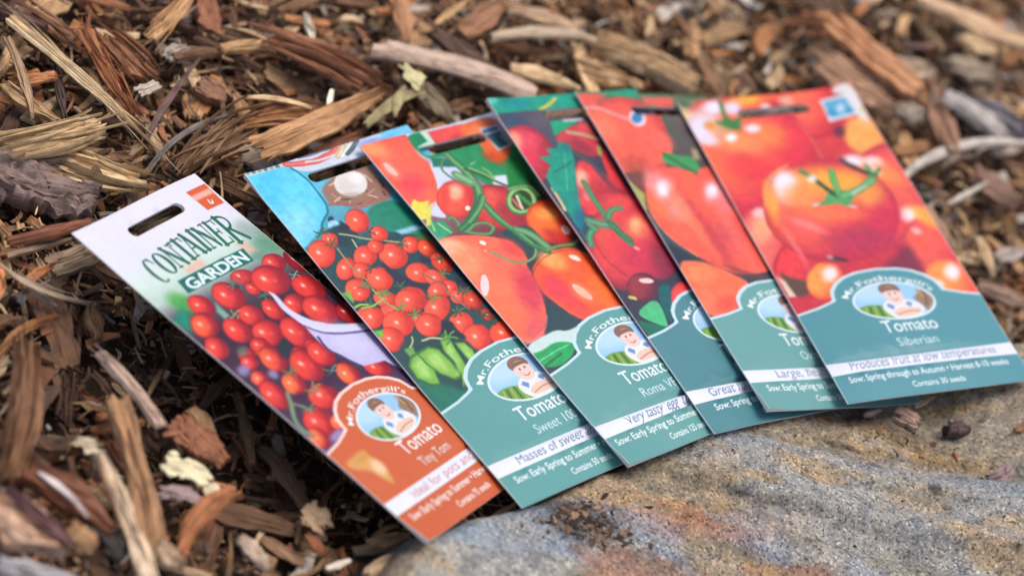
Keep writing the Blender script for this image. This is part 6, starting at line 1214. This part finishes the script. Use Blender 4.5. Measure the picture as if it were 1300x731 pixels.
def chip_parts(style, L, W, T, rng, bend, bow, t0, t1, fine=True):
    P = []
    if style == 'c':
        P.append(strip(L, W, T, rng, 9, 14, bend, bow, t0, t1, .34, .26, .2, flat=.85))
        if fine and W > 3.5:
            for k in range(4):
                P.append(strip(L*rng.uniform(.3, .7), W*rng.uniform(.08, .2), T*.35, rng, 3, 7, bend, bow, .4, .3, .3, .3, .2,
                               off=(rng.uniform(-.2, .2)*L, rng.uniform(-.35, .35)*W, T*.5), ang=rng.normal(0, .06)))
    elif style == 'b':
        P.append(strip(L, W, T, rng, 16, 22, bend, bow, t0, t1, .4, .34, .16, flat=.85))
        n = int(10+W/2.2)
        for k in range(n):
            q = rng.uniform(-.46, .46)
            P.append(strip(L*rng.uniform(.2, .95), W*rng.uniform(.04, .14), T*rng.uniform(.25, .5), rng, 4, 14, bend, bow, .35, .25, .5, .4, .25,
                           off=(rng.uniform(-.3, .3)*L, q*W*.95, T*(.34+.2*rng.random())*(1-q*q*2)), ang=rng.normal(0, .055)))
    elif style == 'f':
        n = int(10+W/2)
        P.append(strip(L*.9, W*.8, T*.6, rng, 10, 16, bend, bow, t0, t1, .6, .4, .2, off=(0, 0, -T*.2)))
        for k in range(n):
            q = (k+.5)/n-.5+rng.normal(0, .04)
            fan = (t1-t0)*q*W/L*.9
            P.append(strip(L*rng.uniform(.3, 1.08), W/n*rng.uniform(.7, 1.9), T*rng.uniform(.25, .6), rng, 4, 14, bend+rng.normal(0, .02), bow+rng.normal(0, .02), .5, .25, .6, .35, .3,
                           off=(rng.uniform(-.22, .22)*L, q*W, T*rng.uniform(-.1, .55)), ang=fan+rng.normal(0, .085)))
    elif style == 'r':
        P.append(strip(L, W, T, rng, 34, 54, bend, bow, t0, t1, .12, .05, .12, .35, .6, rough=.16))
        for k in range(8):
            P.append(strip(L*rng.uniform(.15, .45), W*rng.uniform(.08, .2), T*.3, rng, 4, 7, 0, 0, .5, .4, .4, .3, .3,
                           off=(rng.uniform(-.35, .35)*L, rng.uniform(-.35, .35)*W, T*.42), ang=rng.normal(0, .5)))
    elif style == 'k':
        P.append(strip(L, W, T*.7, rng, 11, 14, bend, bow, t0, t1, .4, .35, .55, rough=.35))
        P.append(strip(L*.5, W*.6, T*.6, rng, 8, 8, bend, bow, .8, .6, .4, .4, .6, off=(L*.1, W*.15, T*.5), ang=.5, rough=.3))
    elif style == 'w':
        P.append(strip(L, W, min(T, W*.8), rng, 9, 22, bend, bow, t0, t1, .15, .06, .10, .8, 1))
        for k in range(3):
            P.append(strip(L*rng.uniform(.2, .5), W*rng.uniform(.08, .18), T*.2, rng, 3, 8, bend, bow, .4, .3, .3, .3, .2,
                           off=(rng.uniform(-.25, .25)*L, rng.uniform(-.25, .25)*W, T*.55), ang=rng.normal(0, .03)))
    return P

def chip_mesh(name, P, col, sat=.8):
    V, F, T, B = [], [], [], []
    n = 0
    for v, f, t, b in P:
        V.append(v); F.append(f+n); T.append(t); B.append(b); n += len(v)
    V = np.concatenate(V)/1000
    col = np.asarray(col, float); col = col.mean()+sat*(col-col.mean())
    col = col*np.array([1.02, 1, .97]) if col.min() > 130 else col
    tint = lin(col)[None]*np.concatenate(T)[:, None]
    return make_mesh(name, V, np.concatenate(F), np.clip(tint*WOOD_GAIN, .008, .9), np.concatenate(B), True, 50)
WOOD_GAIN = 1.3
SAT = .8

for k, (name, x0, y0, x1, y1, z, W, T, col, style, bend, bow, t0, t1, cat, label) in enumerate(HEROES):
    rng = np.random.default_rng(500+k)
    L = math.hypot(x1-x0, y1-y0)
    me = chip_mesh(name, chip_parts(style, L, W, T, rng, bend*.7, bow*.5, t0, t1), col, .72)
    o = link(name, me, None, [WOOD])
    o.location = ((x0+x1)/2000, (y0+y1)/2000, z/1000)
    o.rotation_euler = (rng.normal(0, .10), rng.normal(0, .03), math.atan2(y1-y0, x1-x0))
    tag(o, label, cat, 'pieces of bark and wood mulch')

# --- loose chips of the top layer
CAM_P = np.array([0.0, -868.1, 833.8]); CAM_F = np.array([0, .7212095, -.692717]); CAM_R = np.array([.8972787, .3058099, .3183884]); CAM_U = np.array([-.4414645, .6215603, .6471259])
def region(x, y):
    if y < -150 or (x < -60 and y < -110): return 'in the near lower left'
    if x < -130 and y < 10: return 'at the left side'
    if x < 10 and y < 140: return 'above the left packets'
    if x > 130 and y > 40: return 'right of the last packet'
    if y > 200: return 'far back on top'
    return 'behind the packets'
PAL = [((78, 54, 40), 'dark brown'), ((112, 78, 54), 'brown'), ((132, 80, 52), 'reddish brown'), ((160, 122, 82), 'tan'), ((186, 154, 114), 'pale tan'),
       ((142, 130, 118), 'grey'), ((172, 162, 150), 'pale grey'), ((96, 70, 62), 'purplish brown'), ((168, 108, 62), 'orange brown')]
def pick(rng, x, y):
    far = 1/(1+math.exp(-(x+y-120)/70))
    p = np.array([2.2, 2.4, 1.6, 1.8, 1.0, .4, .2, .5, .9])*(1-far)+np.array([1.0, 2.0, 1.0, 2.4, 1.8, 1.0, .6, .5, .9])*far
    return rng.choice(len(PAL), p=p/p.sum())
rng = np.random.default_rng(77)
placed = []
tries = 0
while len(placed) < 190 and tries < 20000:
    tries += 1
    x, y = rng.uniform(-290, 330), rng.uniform(-290, 400)
    d = np.array([x, y, -8.0])-CAM_P
    zz = d@CAM_F; px = 650+3611*(d@CAM_R)/zz; py = 365.5-3611*(d@CAM_U)/zz
    if not (-30 < px < 1330 and -30 < py < 760): continue
    if edge_dist(np.array([x]), np.array([y]))[0] > -6: continue
    L = rng.uniform(12, 40)*(1 if x+y < 150 else .75); W = max(2.2, L*rng.uniform(.12, .38)); W = min(W, 11)
    if float(ceil_at(x, y)) < 900: continue
    if any((x-a)**2+(y-b)**2 < (9+.12*(L+l))**2 for a, b, l in placed): continue
    ang = rng.uniform(0, math.pi)
    if min(float(ceil_at(x+math.cos(ang)*L*t, y+math.sin(ang)*L*t)) for t in (-.5, -.25, .25, .5)) < 900 and rng.random() < .8: continue
    placed.append((x, y, L))
    k = pick(rng, x, y)
    col = np.clip(np.array(PAL[k][0])*rng.uniform(.88, 1.15), 0, 255)
    style = rng.choice(['c', 'c', 'c', 'b', 'b', 'f'] if W > 4.5 else ['c', 'c', 'w'])
    T = rng.uniform(1.2, 3.4)
    me = chip_mesh('wood_chip', chip_parts(style, L, W, T, rng, rng.normal(0, .06), abs(rng.normal(0, .03)), rng.uniform(.6, 1.05), rng.uniform(.5, 1.05)), col)
    kind, name = {'w': ('twig', 'twig'), 'f': ('fibrous bark shred', 'bark_piece'), 'k': ('ragged flake', 'bark_flake')}.get(str(style), ('wood chip', 'wood_chip'))
    if kind == 'wood chip' and W < L*.2: kind, name = 'splinter', 'wood_splinter'
    o = link(name, me, None, [WOOD])
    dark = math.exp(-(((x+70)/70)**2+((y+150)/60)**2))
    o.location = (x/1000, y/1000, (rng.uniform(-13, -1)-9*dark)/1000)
    o.rotation_euler = (rng.normal(0, .30), rng.normal(0, .16), ang)
    size = 'long' if L > 32 else 'short' if L < 20 else 'medium'
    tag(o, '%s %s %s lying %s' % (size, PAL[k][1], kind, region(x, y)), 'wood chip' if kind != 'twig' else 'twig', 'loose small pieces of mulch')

# --- pieces that would share a label are told apart by their place, left to right
same = {}
for o in COL.objects:
    if o.get('group') == 'loose small pieces of mulch': same.setdefault(o['label'], []).append(o)
for lab, os_ in same.items():
    if len(os_) < 2: continue
    def screen_x(o):
        d = np.array(o.location)*1000-CAM_P
        return (d@CAM_R)/(d@CAM_F)
    os_.sort(key=screen_x)
    n = len(os_)
    order = ['first', 'second', 'third', 'fourth', 'fifth', 'sixth', 'seventh', 'eighth']
    for k, o in enumerate(os_):
        if n <= 3: o['label'] = lab+', '+{2: ['left', 'right'], 3: ['left', 'middle', 'right']}[n][k]+' one'
        elif k == 0 or k == n-1: o['label'] = lab+', '+('leftmost' if k == 0 else 'rightmost')+' such'
        else: o['label'] = lab+', '+order[min(k, 7)]+' from left'

# --- the countless small stuff: one mesh of slim fibres and chips, one of crumbs
def fines(name, n, seed, lmin, lmax, wr, spread, zlo, zhi, rows, tilt, label, where):
    r = np.random.default_rng(seed)
    x, y = where(r, n)
    e = edge_dist(x, y)
    keep = e < r.uniform(-8, 3, len(x))
    x, y = x[keep], y[keep]
    n = len(x)
    L = lmin+(lmax-lmin)*r.random(n)**2.2
    W = np.clip(L*r.uniform(*wr, n), .5, 7)
    T = np.clip(W*r.uniform(.15, .42, n), .3, 1.8)
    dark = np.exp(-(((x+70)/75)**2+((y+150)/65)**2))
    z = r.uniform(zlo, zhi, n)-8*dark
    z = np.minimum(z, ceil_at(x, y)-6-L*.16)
    z = np.maximum(z, soil_height(x, y)-1)
    s = np.linspace(-.5, .5, rows)
    bend = r.normal(0, .10, n); bow = r.normal(.01, .04, n)
    tap = np.stack([np.where(s < 0, 1+(s*2)*r.uniform(-.1, .6, n)[:, None], 1-(s*2)*r.uniform(-.1, .6, n)[:, None])], 0)[0]
    wob = 1+r.normal(0, .12, (n, rows))
    cx = s[None]*L[:, None]
    cy = bend[:, None]*L[:, None]*(1-4*s**2)[None]
    cz = bow[:, None]*L[:, None]*(1-4*s**2)[None]
    hw = W[:, None]/2*tap*wob
    V = np.empty((n, rows, 4, 3))
    for c, (sy, sz) in enumerate(((-1, .5), (1, .5), (1, -.5), (-1, -.5))):
        V[:, :, c, 0] = cx+r.normal(0, .05, (n, rows))*W[:, None]
        V[:, :, c, 1] = cy+sy*hw
        V[:, :, c, 2] = cz+sz*T[:, None]*(1+r.normal(0, .2, (n, rows)))
    loc = V.copy()
    ro, pi, ya = r.normal(0, tilt*1.5, n), r.normal(0, tilt, n), r.uniform(0, 2*math.pi, n)
    cr, sr, cp, sp, cyw, syw = np.cos(ro), np.sin(ro), np.cos(pi), np.sin(pi), np.cos(ya), np.sin(ya)
    b = lambda a: a[:, None, None]
    X, Y, Z = V[..., 0], V[..., 1], V[..., 2]
    Y, Z = Y*b(cr)-Z*b(sr), Y*b(sr)+Z*b(cr)
    X, Z = X*b(cp)+Z*b(sp), -X*b(sp)+Z*b(cp)
    X, Y = X*b(cyw)-Y*b(syw), X*b(syw)+Y*b(cyw)
    V = np.stack([X+b(x), Y+b(y), Z+b(z)], -1).reshape(-1, 3)
    i = np.arange(n*rows*4).reshape(n, rows, 4)
    F = []
    for c in range(4):
        d = (c+1) % 4
        F.append(np.stack([i[:, :-1, c], i[:, 1:, c], i[:, 1:, d], i[:, :-1, d]], -1).reshape(-1, 4)[:, ::-1])
    F.append(i[:, 0, :][:, ::-1][:, ::-1]); F.append(i[:, -1, :][:, ::-1])
    F = np.concatenate(F)
    far = 1/(1+np.exp(-(x+y-120)/70))
    pa = np.array([2.2, 2.4, 1.3, 1.9, 1.0, .35, .2, .6, .9]); pb = np.array([1.0, 2.0, 1.0, 2.6, 1.8, .7, .45, .5, 1.1])
    pa, pb = pa/pa.sum(), pb/pb.sum()
    cum = np.cumsum(pa[None]*(1-far[:, None])+pb[None]*far[:, None], 1)
    k = (r.random(n)[:, None] > cum).sum(1).clip(0, 8)
    pal = np.array([p[0] for p in PAL], float); pal = pal.mean(1, keepdims=True)+SAT*(pal-pal.mean(1, keepdims=True))
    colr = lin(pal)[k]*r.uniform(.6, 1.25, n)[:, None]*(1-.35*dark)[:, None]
    tint = np.repeat(colr[:, None], rows*4, 1).reshape(-1, 3)
    fib = np.zeros((n, rows, 4, 3))
    fib[..., 0] = loc[..., 0]/1000+b(r.uniform(0, 9, n)); fib[..., 1] = loc[..., 1]/1000+loc[..., 2]/1400+b(r.uniform(0, 9, n))
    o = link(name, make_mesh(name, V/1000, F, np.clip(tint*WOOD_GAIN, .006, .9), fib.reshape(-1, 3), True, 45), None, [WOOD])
    tag(o, label, 'mulch', None, 'stuff')

def near(r, n): return r.uniform(-330, 420, n), r.uniform(-330, 460, n)
def wide(r, n):
    a = r.uniform(0, 2*math.pi, n); d = 300+1000*r.random(n)
    return 40+d*np.cos(a), 60+d*np.sin(a)
fines('mulch_fines', 17000, 1, 4, 24, (.10, .36), 0, -30, -7, 4, .22, 'countless small brown bark fibres and chips filling the mulch bed', near)
fines('mulch_fines', 9000, 2, 8, 34, (.14, .40), 0, -34, -8, 4, .2, 'bark mulch continuing outward around the photographed bed', wide)
fines('mulch_fibres', 13000, 4, 5, 24, (.04, .12), 0, -24, -3, 5, .25, 'thin loose bark fibres strewn over the mulch bed', near)
fines('mulch_crumbs', 34000, 3, 1.2, 6, (.25, .8), 0, -30, -6, 2, .4, 'tiny dark crumbs of bark and soil between the chips', near)

def on_stone(seed, n, cx, cy, rx, ry, name, label, lmin, lmax, pal):
    r = np.random.default_rng(seed)
    P = []
    V, F, T, B = [], [], [], []
    m = 0
    for k in range(n):
        x, y = r.normal(cx, rx), r.normal(cy, ry)
        if edge_dist(np.array([x]), np.array([y]))[0] < 0 or float(ceil_at(x, y)) < 900: continue
        z = float(stone_height(np.array([x]), np.array([y]))[0][0])
        L = lmin+(lmax-lmin)*r.random()**2.5
        v, f, t, b = strip(L, max(.5, L*r.uniform(.12, .6)), max(.4, L*.15), r, 3, 5, r.normal(0, .12), .06, .5, .4, .3, .3, .3, ang=r.uniform(0, 6.3))
        V.append(v+np.array([x, y, z+.4])); F.append(f+m); B.append(b); m += len(v)
        T.append(lin(pal[r.integers(len(pal))])[None]*t[:, None]*r.uniform(.7, 1.2))
    me = make_mesh(name, np.concatenate(V)/1000, np.concatenate(F), np.clip(np.concatenate(T), .006, .9), np.concatenate(B), True, 45)
    tag(link(name, me, None, [WOOD]), label, 'debris', None, 'stuff')
DK = [(60, 46, 38), (84, 62, 48), (110, 84, 64), (46, 36, 32), (150, 122, 98)]
on_stone(11, 520, 62, -107, 13, 7, 'soil_crumbs', 'dark crumbly soil and bark bits on the stone below the blue topped packet', .4, 5, DK)
on_stone(12, 120, 158, 14, 20, 6, 'bark_crumbs', 'bark crumbs and fibres on the stone under the right hand packets', .5, 6, DK+[(130, 80, 52)])
on_stone(13, 160, 170, -10, 70, 45, 'loose_grit', 'scattered dark grit on the open face of the stone', .5, 2.2, DK)
